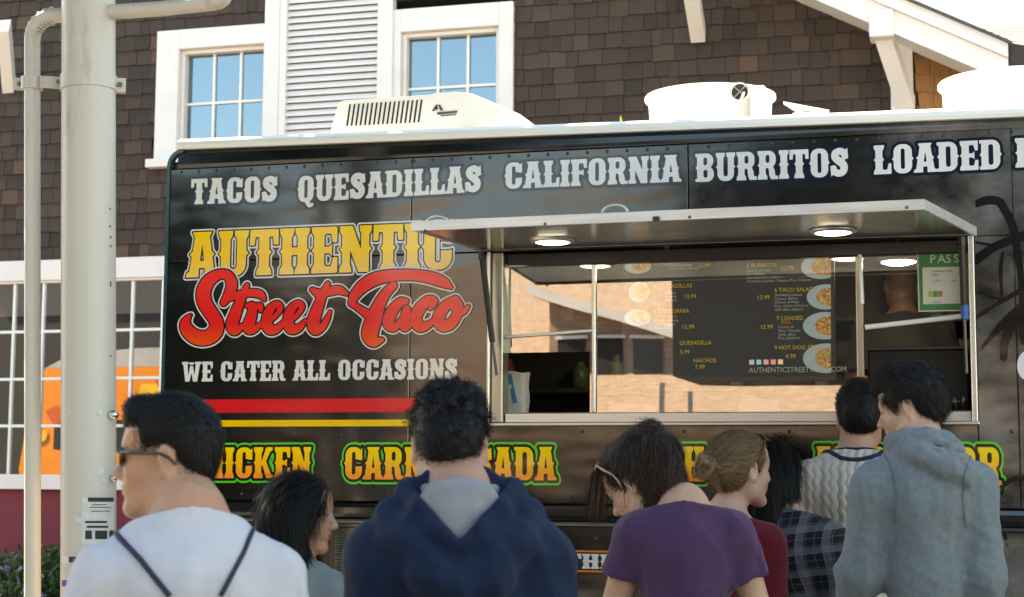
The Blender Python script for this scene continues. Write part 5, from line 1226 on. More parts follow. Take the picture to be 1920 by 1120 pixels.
def strands(rs, pts, F, n, flow, L, wid, lift=.003, curl=.004, seg=4, mask=None):
    """ribbons of hair rooted on a hair shell; flow(p, nrm) gives the lie of the hair"""
    a, b, c = pts[F[:, 0]], pts[F[:, 1]], pts[F[:, 2]]; fc = (a+c)/2; nn = np.cross(b-a, c-a); ar = np.linalg.norm(nn, axis=1); nn /= ar[:, None]+1e-12
    w = ar.copy()
    if mask is not None: w = w*mask(fc)
    i = rs.choice(len(F), n, p=w/w.sum()); p = fc[i]+rs.normal(size=(n, 3))*.002; q = nn[i]; t = flow(p, q)+rs.normal(size=(n, 3))*.16; t -= q*(t*q).sum(1)[:, None]*.85; t /= np.linalg.norm(t, axis=1)[:, None]
    sd = np.cross(q, t); l = (L*rs.uniform(.5, 1.25, n))[:, None]; ph = rs.uniform(0, 6.28, (n, 1)); lf = lift*rs.exponential(.9, (n, 1)).clip(0, 4); V = []
    for s in range(seg+1):
        u = s/seg; ctr = p+t*l*u+q*(lf*math.sin(math.pi*min(u*.8+.15, 1))+.001)+sd*curl*np.sin(ph+u*4)+q*curl*np.cos(ph+u*3)*.5
        ctr = ctr+np.array((0, 0, -1))*0; ww = wid*(1-.75*u); V += [ctr-sd*ww, ctr+sd*ww]
    V = np.stack(V, 1); m = V.shape[1]; base = np.arange(n)[:, None]*m; Q = np.concatenate([base+np.array((2*s, 2*s+1, 2*s+3, 2*s+2)) for s in range(seg)], 0); return V.reshape(-1, 3), Q
def stubble(name, skin, k):
    m, nt, b = base_mat(name); n = noise(nt, coords(nt), 420, 3, .7); c = tuple(a*(1-k)+.006*k for a in skin)
    nt.links.new(ramp(nt, n, [(.35, tuple(x*.6 for x in c)), (.65, tuple(x*1.25 for x in c))]), b.inputs['Base Color']); b.inputs['Roughness'].default_value = .6; return m
def fade_idx(q):
    z = q[:, 2]+.012*np.sin(q[:, 1]*300)*.3-.10*np.clip(-q[:, 1]-.02, 0, .1)*-1*.6; y = q[:, 1]; hair = (y < .022-.10*np.clip(z, -.1, 0)*0) & (np.abs(q[:, 0]) < .0755) & ~((np.abs(q[:, 0]) > .071) & (y > -.035) & (z < .03)) & ((z > -.01) | (y < -.03)) & (y > -.14)
    return np.where(~hair | (z < -.065), 0, np.where(z < -.035, 2, np.where(z < .0, 3, 4)))
def person(label, px, py, dep, hphi, hpitch, bphi, sex='m', hroll=0, neck=(0, -.035, -.172), lean=.02, sw=.185, skin=(.42, .245, .165), top=None, topcol=None, hair=None, haircol=(.010, .008, .007), sleeve='short', floor=0, seed=0, extra=None, trouser=(.03, .035, .05), chest=1.0, sleeve_len=.2, bulk=.012, foldamp=.0035, hood=None, drop=.06, arms=None, collar=.006, cw=1.0, headscale=1.0, fade=False):
    rs = np.random.RandomState(seed+100); H = P(px, py, dep); bp, hp = R(bphi), R(hphi); Rb = rot('z', bp)
    nbw = H+Rb@np.array(neck); base = nbw-Rb@np.array((0, lean, 0)); base[2] = floor; root = thing('person', label, 'person', tuple(base), 'people at the food truck')
    loc = lambda w: Rb.T@(np.array(w)-base); world = lambda p: p@Rb.T+base
    h = loc(H); nb = loc(nbw); zN = nb[2]; fr = (h, rot('z', hp-bp)@rot('x', -R(hpitch))@rot('y', R(hroll))*headscale); zP = zN*.60; ly = lean
    hs = [-1, 1]; SH = {s: np.array((s*sw, ly-.015, zN-drop)) for s in hs}
    EL = {s: SH[s]+np.array((s*.028, -.02, -.27)) for s in hs}; WR_ = {s: EL[s]+np.array((s*-.01, .10, -.22)) for s in hs}
    if arms: EL, WR_ = arms(SH, EL, WR_)
    def torso(F, g, k=.05):
        F.rc((-sw*.92, ly-.015, zN-drop-.005), (sw*.92, ly-.015, zN-drop-.005), .05+g, .05+g, k)
        for s in hs: F.rc((s*.035, ly-.015, zN+.012), (s*sw*.8, ly-.018, zN-drop+.006), .040+g, .046+g, k)
        F.el((0, ly*.9-.005, zN-.17), (sw*.86+g, .105*chest+g, .17), k); F.el((0, ly-.05, zN-.13), (sw*.75+g, .068+g, .12), k); F.el((0, ly*.55, zN-.36), (sw*.74+g, .095*chest+g, .2), k); F.el((0, 0, zP+.02), (.155+g, .11+g, .14), k)
        if sex == 'f': F.el((-.07, ly+.085, zN-.21), (.06+g, .05+g, .06), .04); F.el((.07, ly+.085, zN-.21), (.06+g, .05+g, .06), .04)
    # ---- skin: one continuous body
    ext = .42; xs = axis(-ext, ext, h[0]-.125, h[0]+.125); ys = axis(-.30, max(.42, h[1]+.2), h[1]-.15, h[1]+.15); zs = axis(-.01, h[2]+.17, h[2]-.15, h[2]+.17, hc=.013)
    F = Field(xs, ys, zs); torso(F, -.004)
    for s in hs:
        F.rc(SH[s], EL[s], .049, .040, .04); F.rc(EL[s], WR_[s], .040, .026, .02); d = nrm(WR_[s]-EL[s]); pm = WR_[s]+d*.055; F.rc(WR_[s]+d*.02, pm+d*.02, .027, .026, .02)
        sd_ = np.array((0, 1., 0))-d*d[1]; sd_ = nrm(sd_)
        for q in range(4): F.rc(pm+d*.03+sd_*(.024-.016*q), pm+d*(.085-.008*abs(q-1))+sd_*(.026-.017*q)+np.array((-s*.012, 0, 0)), .0095, .008, .004)
        F.rc(WR_[s]+d*.03+sd_*.02, pm+d*.03+sd_*.05, .011, .009, .006)
        F.rc((s*.085, 0, zP-.02), (s*.09, .015, zP*.53), .082, .055, .05); F.rc((s*.09, .015, zP*.53), (s*.095, -.01, .09), .052, .036, .03); F.rc((s*.095, -.03, .045), (s*.105, .13, .035), .036, .03, .02)
    add_head(F, fr, sex)
    a_ = fr[0]+fr[1]@np.array((0, -.022, -.060)); F.rc(a_, (nb[0], nb[1]+.0, zN+.03), .053 if sex == 'm' else .046, .056 if sex == 'm' else .049, .03); F.rc((nb[0], nb[1], zN+.03), (0, ly-.01, zN-.04), .054 if sex == 'm' else .047, .052, .04)
    v, f = F.mesh(); fc = (v[f[:, 0]]+v[f[:, 2]])/2; q = (fc-fr[0])@fr[1]/headscale**2; lip = ((q[:, 0]/.021)**2+((q[:, 1]-.098)/.012)**2+((q[:, 2]+.0668)/.0108)**2) < 1
    npmesh('body', world(v), f, [skinmat('skin_%d' % seed, skin), LIP if sex == 'f' else pmat('lips_%d' % seed, (skin[0]*.85, skin[1]*.6, skin[2]*.6), .45)]+([stubble('stubble_a', skin, .12), stubble('stubble_b', skin, .30), stubble('stubble_c', skin, .55)] if fade else []), root, True, (lip.astype(int) if not fade else np.where(lip, 1, fade_idx(q))))
    # lashes and brows
    G_ = MB()
    for s in hs:
        w_ = lambda p: world((fr[0]+fr[1]@np.array(p))[None])[0]
        G_.tube([w_((s*.046, .084, .003)), w_((s*.034, .0945, .0035)), w_((s*.018, .090, .002))], .0016, 5); G_.tube([w_((s*.052, .078, .020)), w_((s*.036, .0905, .0265)), w_((s*.014, .0945, .0225))], [.0022, .0034, .0028], 6)
    G_.build('brow_and_lash', hairmat('brow_%d' % seed, haircol) if haircol[0] > .03 else LASH, root, True)
    # ---- clothes
    if sleeve == 'long': xs = axis(-.44, .44, hc=.008)
    F = Field(axis(-.44, .44, hc=.0075), axis(-.32, .40, hc=.0075), axis(zP-.16, zN+.12, hc=.0075)); torso(F, bulk)
    for s in hs:
        if sleeve == 'short':
            d = nrm(EL[s]-SH[s]); a0 = SH[s]; e = a0+d*sleeve_len
            def slv(X, Y, Z):
                t = np.clip((X-a0[0])*d[0]+(Y-a0[1])*d[1]+(Z-a0[2])*d[2], 0, 1); r_ = np.sqrt((X-a0[0]-d[0]*t)**2+(Y-a0[1]-d[1]*t)**2+(Z-a0[2]-d[2]*t)**2)-(.056+bulk+.03*t)
                return np.maximum(r_, (X-e[0])*d[0]+(Y-e[1])*d[1]+(Z-e[2])*d[2])
            F.op(slv, np.minimum(a0, e)-.13, np.maximum(a0, e)+.13, .03)
        else:
            F.rc(SH[s], EL[s], .056+bulk, .050+bulk, .045); F.rc(EL[s], WR_[s], .050+bulk, .037+bulk, .03)
    if hood: hood(F, nb, ly, zN)
    if collar is not None:
        F.op(lambda X, Y, Z: np.maximum(np.sqrt((X-nb[0])**2+(Y-nb[1])**2)-.15, zN+collar-.40*(Y-nb[1])-Z), (-.3, -.4, zN-.15), (.3, .5, zN+.3), .006, True)
        rr = .063 if sex == 'm' else .060+.001*0
        F.chain([(nb[0]+rr*cw*math.cos(t), nb[1]+rr*cw*math.sin(t), zN+collar-.40*rr*cw*math.sin(t)-.004, .011) for t in np.linspace(0, 2*math.pi, 17)], .006)
    dirs = [np.array(d) for d in ((.6, .3, 1), (-.6, .3, 1), (1, .2, .15), (1, 0, .5), (-1, 0, .5), (1, 0, -.1))]
    r1, r2 = ridge(rs, 4, foldamp*1.5, 12, 30, dirs), ridge(rs, 4, foldamp*.5, 40, 80, dirs)
    F.disp(lambda X, Y, Z: (r1(X, Y, Z)+r2(X, Y, Z))*np.clip((np.sqrt((X-nb[0])**2+(Y-nb[1])**2)-.085)/.07, 0, 1)); F.plane((0, 0, zP-.10), (0, 0, -1)); v, f = F.mesh()
    shirt = npmesh(top, world(v), f, topcol, root, True)
    F = Field(axis(-.26, .26, hc=.013), axis(-.2, .2, hc=.013), axis(.03, zP+.12, hc=.016)); F.el((0, 0, zP+.02), (.16, .118, .14), .04)
    for s in hs: F.rc((s*.088, 0, zP-.02), (s*.093, .015, zP*.53), .092, .068, .04); F.rc((s*.093, .015, zP*.53), (s*.096, -.01, .06), .066, .056, .03)
    F.disp(ridge(rs, 4, .004, 14, 30, dirs)); v, f = F.mesh(); npmesh('trousers', world(v), f, clothmat('trouser_%d' % seed, trouser), root)
    for s in hs:
        F = Field(axis(s*.1-.07, s*.1+.07, hc=.009), axis(-.12, .22, hc=.009), axis(-.02, .12, hc=.009)); F.rc((s*.097, -.04, .05), (s*.108, .13, .038), .046, .042, .03); F.plane((0, 0, .002), (0, 0, -1)); v, f = F.mesh(); npmesh('shoe', world(v), f, MT['black_rubber'] if seed % 2 else MT['white_gloss'], root)
    ctx = dict(root=root, world=world, fr=fr, h=h, nb=nb, ly=ly, zN=zN, rs=rs, SH=SH, EL=EL, bphi=bp, shirt=shirt, base=base, Rb=Rb)
    if hair: hair(ctx, haircol, seed)
    if extra: extra(ctx)
    return ctx
def hairfield(ctx, grow=(.14, .19, .17), hd=.0036, zlo=-.15, back=.16):
    h = ctx['h']; return Field(axis(h[0]-grow[0], h[0]+grow[0], hc=hd), axis(h[1]-grow[1], h[1]+grow[1], hc=hd), axis(h[2]+zlo, h[2]+grow[2], hc=hd))
def finish_hair(ctx, F, mat, n, flow, L, wid, lift, curl, mask=None, name='hair', seg=4):
    rs = ctx['rs']; fr = ctx['fr']; v, f = F.mesh(); inv = fr[1].T
    s2 = float((fr[1][:, 0]**2).sum()); fl = lambda p, q: (flow((p-fr[0])@fr[1]/s2, q@fr[1]))@inv
    mk = (lambda p: mask((p-fr[0])@fr[1]/s2)) if mask else None
    sv, sf = strands(rs, v, f, n, fl, L, wid, lift, curl, seg, mk); allv = np.concatenate([v, sv]); allf = np.concatenate([f, sf+len(v)])
    return npmesh(name, ctx['world'](allv), allf, mat, ctx['root'], True)
def short_hair(topl=.030, sidel=.010, front=.02, fade=-.02, nape=-.06, n=5200, L=.03, curl=.003, tuft=0, wave=0, rough=1.0, earcut=.0, nb_=1.0, lift=.004):
    def mk(ctx, col, seed):
        F = hairfield(ctx); fr = ctx['fr']; rs = ctx['rs']; k = dict(fr=fr)
        F.el((0, -.016, .034), (.0745+sidel, .097+sidel, .083+sidel*.6), .01, **k); F.el((0, -.002, .060), (.066+topl*.3, .088+topl*.25, .062+topl), .03, **k); F.el((0, -.06, -.01), (.062*nb_+sidel*.8, .05*nb_+sidel, .06), .03, **k)
        if front: F.el((0, .060, .098), (.055, .028+front*.4, .018+front), .02, **k)
        if wave:
            for i in range(wave):
                d = rs.normal(size=3); d[2] = abs(d[2])*.8+.1; d[1] -= .25; d = nrm(d); F.el(np.array((0, -.016, .04))+d*np.array((.075+sidel, .097+sidel, .085+topl*.8)), (.014, .014, .012), .008, **k)
        # clear the face, the ears and below the hairline
        F.el((0, .105, -.02), (.085, .075, .075), .012, True, **k); F.el((0, .075, -.10), (.12, .075, .10), .01, True, **k)
        for s in (-1, 1): F.el((s*.092, .004, -.026), (.036+earcut, .046+earcut, .054+earcut), .010, True, **k); F.el((s*.08, -.018, -.062), (.04, .032, .045), .012, True, **k)
        X0 = fr[0]+fr[1]@np.array((0, 0, nape)); F.plane(X0, fr[1]@np.array((0, .35, -1)))
        F.disp(lambda X, Y, Z: rough*(.0018*np.sin(X*310+Z*160)*np.sin(Y*280+2)+.0022*np.sin(X*120+Y*90)*np.sin(Z*140)))
        m = hairmat('hair_%d' % seed, col)
        def flow(p, q):
            d = np.zeros_like(p); d[:, 1] = np.where(p[:, 2] > .06, .55+0*p[:, 0], -.15); d[:, 2] = np.where(p[:, 2] > .06, .45, -1.0); d[:, 0] = p[:, 0]*2; return d
        finish_hair(ctx, F, m, int(n*1.5), flow, L, .0008, lift, curl, lambda p: np.where(p[:, 2] > .05, 1.0, .5))
    return mk
# ---------------------------------------------------------------- shared bits
def tubeh(ctx, pts, r, name, mat, n=8, flat=None, smooth=True):
    fr = ctx['fr']; w = [ctx['world']((fr[0]+fr[1]@np.array(p))[None])[0] for p in pts]; return MB().tube(w, r, n, flat=flat).build(name, mat, ctx['root'], smooth)
def lensh(ctx, c, rx, rz, tilt, mat, parent, name='lens'):
    fr = ctx['fr']; n = 20; vs = []
    for y in (.0015, -.0015):
        for t in np.linspace(0, 2*math.pi, n, endpoint=False):
            ct, st_ = math.cos(t), math.sin(t); x = rx*abs(ct)**.75*np.sign(ct); z = rz*abs(st_)**.75*np.sign(st_); p = np.array((x, y-abs(x)*0, z)); p = rot('z', tilt)@p; vs.append(ctx['world']((fr[0]+fr[1]@(np.array(c)+p))[None])[0])
    return MB().add(vs, [tuple(range(n)), tuple(range(n, 2*n))[::-1]]+[(i, n+i, n+(i+1) % n, (i+1) % n) for i in range(n)]).build(name, mat, parent)
SHADE = pmat('shade_frame', (.008, .007, .007), .2, spec=.7); SLENS = pmat('shade_lens', (.012, .011, .010), .06, spec=.8); TORT = pmat('tortoise', (.10, .03, .008), .2)
def sunglasses(ctx, up=0, back=0, frame=SHADE, lens=SLENS, label=None, arm=.105):
    """worn at the eyes (up=0) or pushed up on the hair"""
    fr0 = ctx['fr']; rt = rot('x', R(up)); ctx2 = dict(ctx); ctx2['fr'] = (fr0[0], fr0[1]@rt); y0 = .101+back
    g = tubeh(ctx2, [(-.012, y0+.004, .010), (0, y0+.008, .013), (.012, y0+.004, .010)], .0024, 'sunglasses', frame)
    for s in (-1, 1):
        lensh(ctx2, (s*.034, y0-.004, .003), .0265, .0215, -s*.22, frame, g, 'rim'); lensh(ctx2, (s*.034, y0-.002, .003), .0235, .0185, -s*.22, lens, g)
        o = tubeh(ctx2, [(s*.058, y0-.010, .012), (s*.0775, y0-.045, .010), (s*.0845, y0-arm, .006), (s*.085, y0-arm-.02, -.004), (s*.083, y0-arm-.035, -.018)], [.0042, .0038, .0032, .003, .003], 'temple', frame); o.parent = g
    return g
def band(ctx, pts, r, name, mat, flat=.35, n=8):
    """strap laid on the garment; pts in body space"""
    return MB().tube([ctx['world'](np.array(p)[None])[0] for p in pts], r, n, flat=flat).build(name, mat, ctx['root'], True)
def onshirt(ctx, px, py, lift=.004):
    """where the view ray through a photo pixel meets this person's garment"""
    me = ctx['shirt'].data
    if 'bvh' not in ctx:
        from mathutils.bvhtree import BVHTree
        ctx['bvh'] = BVHTree.FromPolygons([tuple(np.array(v.co)+ctx['base']) for v in me.vertices], [tuple(p.vertices) for p in me.polygons])
    d = nrm(ray(px, py)); hit = ctx['bvh'].ray_cast(Vector(C0), Vector(d))
    return None if hit[0] is None else np.array(hit[0])-d*lift
def shirt_line(ctx, pts, r, name, mat, n=12, flat=.5):
    q = []
    for (a, b_) in zip(pts[:-1], pts[1:]):
        for t in np.linspace(0, 1, n, endpoint=False): q.append((a[0]+(b_[0]-a[0])*t, a[1]+(b_[1]-a[1])*t))
    q.append(pts[-1]); w = [onshirt(ctx, *p) for p in q]; w = [p for p in w if p is not None]
    if len(w) > 2: return MB().tube(w, r, 8).build(name, mat, ctx['root'], True)

# ---------------------------------------------------------------- 1: man in white tee and sunglasses
WHITE = clothmat('white_tee', (.50, .49, .52), .05); CORD = pmat('navy_cord', (.012, .014, .03), .7)
def x1(ctx):
    sunglasses(ctx, arm=.10)
    shirt_line(ctx, [(196, 968), (222, 1006), (262, 1048), (318, 1118)], .0052, 'bag_strap', CORD); shirt_line(ctx, [(484, 952), (477, 988), (458, 1035), (414, 1118)], .0048, 'bag_strap', CORD)
    tubeh(ctx, [(-.03, .04, -.175), (-.058, 0, -.165), (-.04, -.05, -.158), (0, -.068, -.155), (.04, -.05, -.158), (.058, 0, -.165), (.03, .04, -.175)], .0011, 'neck_chain', pmat('gold', (.6, .45, .2), .3, 1))
person('man in white T-shirt and dark sunglasses facing left beside the thick pole', 319, 857, 3.2, 104, 2, 33, headscale=.92, skin=(.45, .24, .145), top='t_shirt', topcol=WHITE, hair=short_hair(.014, .001, .016, n=9000, L=.012, nape=-.022, curl=.0008, rough=.15, nb_=.8, lift=.0014), haircol=(.0035, .003, .003), sleeve='short', seed=1, extra=x1, sw=.165, neck=(.036, -.045, -.132), drop=.105, fade=True, foldamp=.006)
# ---------------------------------------------------------------- 2: woman with long black hair
def long_hair(col_hi=None, fall=.34, parted=True, thick=.05, n=6500, backbias=0, faceopen=.0):
    def mk(ctx, col, seed):
        fr = ctx['fr']; h = ctx['h']; k = dict(fr=fr); F = Field(axis(h[0]-.2, h[0]+.2, hc=.0042), axis(h[1]-.23, h[1]+.17, hc=.0042), axis(h[2]-fall-.03, h[2]+.17, hc=.0042))
        F.el((0, -.016, .036), (.092, .112, .098), .01, **k); F.el((0, -.035, .0), (.094, .098, .10), .03, **k)
        dn = fr[1].T@np.array((0, 0, -1.))
        for s in (-1, 1):
            a = np.array((s*.078, -.01, -.02)); F.chain([tuple(a)+(.036,), tuple(a+dn*.12+np.array((s*.006, .012, 0)))+(.038,), tuple(a+dn*fall*.8+np.array((s*.01, .02, 0)))+(thick*.6,)], .03, fr)
            b_ = np.array((s*.05, -.075, -.03)); F.chain([tuple(b_)+(.05,), tuple(b_+dn*.12)+(.05,), tuple(b_+dn*fall*.85)+(thick*.7,)], .03, fr)
        F.chain([(0, -.09, -.02, .055), tuple(np.array((0, -.095, -.02))+dn*.14)+(.055,), tuple(np.array((0, -.085, -.02))+dn*fall*.85)+(thick*.7,)], .03, fr)
        F.el((0, .115, -.035), (.064+faceopen, .080, .098), .012, True, **k); F.el((0, .10, -.12), (.058, .07, .08), .012, True, **k)
        F.disp(lambda X, Y, Z: .002*np.sin(X*260+Y*40)*np.sin(Y*240+X*60)+.0014*np.sin(X*520+Z*20)*np.sin(Y*470))
        def flow(p, q):
            d = np.tile(dn, (len(p), 1)); t = np.clip((p[:, 2]-.02)/.1, 0, 1)[:, None]; d = d*(1-t)+np.stack([np.sign(p[:, 0])*1.0, -.5+0*p[:, 0], -.3+0*p[:, 0]], 1)*t; return d
        finish_hair(ctx, F, hairmat('hair_%d' % seed, col, col_hi), int(n*1.5), flow, .10, .0009, .005, .004, seg=5)
    return mk
GREYT = clothmat('grey_tee', (.16, .19, .19), .12)
person('woman with long black hair facing right between the T-shirt man and hoodie man', 566, 961, 5.3, -78, 6, 0, 'f', skin=(.40, .225, .145), top='t_shirt', topcol=GREYT, hair=long_hair(fall=.27, faceopen=.004), haircol=(.0035, .003, .003), seed=2, sw=.145, neck=(-.01, -.03, -.168), drop=.09)
# ---------------------------------------------------------------- 3: man in navy hoodie, seen from behind
NAVY = clothmat('navy_fleece', (.0032, .012, .036), .2, sheen=.05); LINING = clothmat('grey_lining', (.235, .24, .255), .08)
def hood3(F, nb, ly, zN):
    pts = [(.112, ly+.035, zN+.022, .028), (.106, ly-.03, zN+.012, .032), (.075, ly-.085, zN-.022, .032), (.036, ly-.115, zN-.058, .032), (0, ly-.125, zN-.080, .034)]
    for s in (-1, 1): F.chain([(s*x, y, z, r) for x, y, z, r in pts], .018); F.chain([(s*.155, ly-.04, zN-.03, .03), (s*.12, ly-.095, zN-.09, .042), (s*.06, ly-.118, zN-.15, .050), (0, ly-.124, zN-.170, .054)], .022)
    F.op(lambda X, Y, Z: np.maximum((np.abs(X)*1.05+(zN+.035-Z)*.98)-.112, np.abs(Y-(ly-.10)+(Z-zN)*-.30)-.055), (-.15, ly-.25, zN-.16), (.15, ly+.0, zN+.1), .012, True)
def x3(ctx):
    ly, zN = ctx['ly'], ctx['zN']; F = Field(axis(-.16, .16, hc=.006), axis(-.22, .12, hc=.006), axis(zN-.2, zN+.09, hc=.006))
    for s in (-1, 1): F.chain([(s*.075, ly+.03, zN+.02, .014), (s*.078, ly-.02, zN+.018, .015), (s*.045, ly-.068, zN+.016, .016), (0, ly-.080, zN+.018, .016)], .012)
    F.el((0, ly-.082, zN-.015), (.090, .026, .062), .02); F.el((0, ly-.098, zN-.045), (.055, .022, .045), .02); F.el((0, ly-.104, zN-.075), (.03, .02, .03), .02)
    F.disp(ridge(ctx['rs'], 4, .003, 26, 50, [np.array((1, 0, .4)), np.array((-1, 0, .5))])); v, f = F.mesh(); npmesh('hood_lining', ctx['world'](v), f, LINING, ctx['root'])
person('man in navy hoodie with grey hood lining, seen from behind in the middle', 843, 838, 3.52, 17, 20, 18, top='hoodie', topcol=NAVY, hair=short_hair(.014, .004, .0, n=8000, L=.011, curl=.005, wave=60, nape=-.060, earcut=.006), haircol=(.003, .003, .0036), sleeve='long', seed=3, headscale=.97, skin=(.42, .23, .15), hood=hood3, extra=x3, bulk=.022, sw=.168, neck=(.022, -.055, -.112), drop=.125, collar=None, foldamp=.008)
# ---------------------------------------------------------------- 4: woman in purple T-shirt with ponytail
PURP = clothmat('purple_tee', (.060, .024, .066), .14)
def pony(ctx, col, seed):
    F = hairfield(ctx, (.19, .27, .2), zlo=-.28); fr = ctx['fr']; k = dict(fr=fr); dn = fr[1].T@np.array((0, 0, -1.)); bk = fr[1].T@(ctx['Rb'].T@np.array((.80, -.50, 0)))
    F.el((0, -.016, .036), (.085, .107, .094), .01, **k); F.el((0, -.05, -.02), (.074, .07, .085), .03, **k); F.el((0, .05, .085), (.055, .03, .025), .03, **k)
    a = np.array((0, -.078, .104)); F.chain([tuple(a)+(.024,), tuple(a+bk*.04-dn*.008)+(.034,), tuple(a+bk*.082+dn*.04)+(.047,), tuple(a+bk*.098+dn*.11)+(.050,), tuple(a+bk*.086+dn*.19)+(.048,), tuple(a+bk*.074+dn*.25)+(.036,), tuple(a+bk*.07+dn*.275)+(.022,)], .02, fr)
    F.el((0, .110, -.03), (.072, .078, .085), .012, True, **k); F.el((0, .075, -.115), (.12, .085, .08), .012, True, **k)
    for s in (-1, 1): F.el((s*.090, .004, -.022), (.030, .038, .042), .012, True, **k)
    X0 = fr[0]+fr[1]@np.array((0, 0, -.062)); 
    F.disp(lambda X, Y, Z: .0018*np.sin(X*270+Y*50+Z*30)*np.sin(Y*250))
    def flow(p, q):
        t = a-p; t /= np.linalg.norm(t, axis=1)[:, None]; far = (((p-(a+bk*.08+dn*.1))**2).sum(1) < .0135); t[far] = dn+.1*bk; return t
    finish_hair(ctx, F, hairmat('hair_%d' % seed, col, (.075, .034, .018)), 12000, flow, .06, .0009, .004, .003, seg=4)
    # loose fringe locks by the face, and the hair tie
    rs = ctx['rs']; V = []; Q = []; nn = 0
    for i in range(150):
        p0 = np.array((rs.uniform(.02, .075), .075+rs.uniform(-.02, .012), .075+rs.uniform(-.02, .02)))*np.array((-1, 1, 1)); g = [p0]; d = np.array((-.10, .55, -.15))+rs.normal(size=3)*.12
        for s in range(7): d = d*.72+dn*.30+rs.normal(size=3)*.02; g.append(g[-1]+nrm(d)*.020)
        g = np.array(g)@fr[1].T+fr[0]; w = np.array((.0011, .0006, 0)); base_ = nn
        for j, p in enumerate(g): V += [p-w*(1-j/9), p+w*(1-j/9)]
        Q += [(base_+2*j, base_+2*j+1, base_+2*j+3, base_+2*j+2) for j in range(len(g)-1)]; nn += 2*len(g)
    npmesh('loose_lock', ctx['world'](np.array(V)), np.array(Q), hairmat('lock_%d' % seed, (.035, .018, .011), (.12, .055, .028)), ctx['root'], False)
    tubeh(ctx, [tuple(a+bk*.022+np.array((0, math.cos(t)*.0, 0))+dn*math.cos(t)*.027+np.array((1, 0, 0))*math.sin(t)*.027) for t in np.linspace(0, 6.28, 16)], .006, 'hair_tie', MT['black_rubber'])
def arms4(SH, EL, WR_):
    for s in (-1, 1): EL[s] = SH[s]+np.array((s*.075, .03, -.25)); WR_[s] = EL[s]+np.array((-s*.05, .2, -.05))
    return EL, WR_
def x4(ctx): sunglasses(ctx, 50, .030, frame=pmat('pale_frame', (.42, .30, .20), .3), arm=.085)
person('woman in purple T-shirt with dark ponytail and glasses on her head', 1200, 903, 4.7, 72, 34, 8, 'f', skin=(.48, .275, .18), top='t_shirt', topcol=PURP, hair=pony, haircol=(.018, .0095, .006), seed=4, extra=x4, sw=.138, neck=(.132, -.095, -.088), lean=.09, drop=.066, arms=arms4, sleeve_len=.12, foldamp=.0065, chest=1.1)
# ---------------------------------------------------------------- 5: woman with a fair bun
REDT = clothmat('red_top', (.115, .003, .010), .15)
def bun(ctx, col, seed):
    F = hairfield(ctx, (.15, .20, .16), zlo=-.12); fr = ctx['fr']; k = dict(fr=fr)
    F.el((0, -.016, .036), (.083, .106, .092), .01, **k); F.el((0, -.05, -.01), (.07, .062, .07), .03, **k); F.el((0, .045, .085), (.055, .03, .02), .03, **k)
    c = np.array((0, -.138, .008))
    for i in range(5):
        t0 = i*1.3; F.chain([tuple(c+np.array((math.cos(t0+t)*(.030-.004*(i%2)), -.018*math.sin(2*t+i)+.006*i-.012, math.sin(t0+t)*.034)))+(.0115,) for t in np.linspace(0, 4, 9)], .004, fr)
    F.chain([(.0, -.115, -.005, .018), (.012, -.115, -.045, .014), (.018, -.10, -.075, .006)], .01, fr)
    F.el((0, .105, -.03), (.076, .078, .085), .012, True, **k); F.el((0, .075, -.115), (.12, .095, .08), .012, True, **k)
    for s in (-1, 1): F.el((s*.090, .006, -.024), (.030, .038, .042), .012, True, **k)
    F.disp(lambda X, Y, Z: .0014*np.sin(X*290+Y*80+Z*60)*np.sin(Y*270+Z*90))
    def flow(p, q): t = c-p; return t/np.linalg.norm(t, axis=1)[:, None]
    finish_hair(ctx, F, hairmat('hair_%d' % seed, col, (.36, .23, .12)), 9500, flow, .045, .0008, .004, .004)
def x5(ctx): sunglasses(ctx, 55, .032, frame=TORT, arm=.10)
person('woman with fair hair in a bun and red top, sunglasses on her head', 1388, 880, 5.45, -44, 0, -14, 'f', skin=(.54, .33, .235), top='knit_top', topcol=REDT, hair=bun, haircol=(.15, .085, .042), seed=5, extra=x5, sw=.140, neck=(-.035, -.03, -.165), drop=.085, sleeve='long', cw=1.25, collar=-.012)
# ---------------------------------------------------------------- 6: woman in plaid shirt
def plaid(nt, c):
    tc = nt.nodes.new('ShaderNodeTexCoord'); mp = nt.nodes.new('ShaderNodeMapping'); nt.links.new(tc.outputs['Object'], mp.inputs[0]); mp.inputs['Rotation'].default_value = (0, .12, .5); sx = nt.nodes.new('ShaderNodeSeparateXYZ'); nt.links.new(mp.outputs[0], sx.inputs[0]); outs = []
    for ax, sc_ in ((0, 1), (2, 1)):
        for per, th in ((.075, .30), (.025, .16)):
            m1 = nt.nodes.new('ShaderNodeMath'); m1.operation = 'DIVIDE'; nt.links.new(sx.outputs[ax], m1.inputs[0]); m1.inputs[1].default_value = per
            m2 = nt.nodes.new('ShaderNodeMath'); m2.operation = 'FRACT'; nt.links.new(m1.outputs[0], m2.inputs[0]); m3 = nt.nodes.new('ShaderNodeMath'); m3.operation = 'LESS_THAN'; nt.links.new(m2.outputs[0], m3.inputs[0]); m3.inputs[1].default_value = th; outs.append(m3.outputs[0])
    col = (.006, .006, .009)
    for i, o in enumerate(outs):
        ml = nt.nodes.new('ShaderNodeMath'); ml.operation = 'MULTIPLY'; nt.links.new(o, ml.inputs[0]); ml.inputs[1].default_value = (.34, .2, .34, .2)[i]; col = mix(nt, ml.outputs[0], col, (.20, .195, .22))
    return col
PLAID = clothmat('plaid_flannel', (.02, .02, .025), patt=plaid)
def x6(ctx): pass
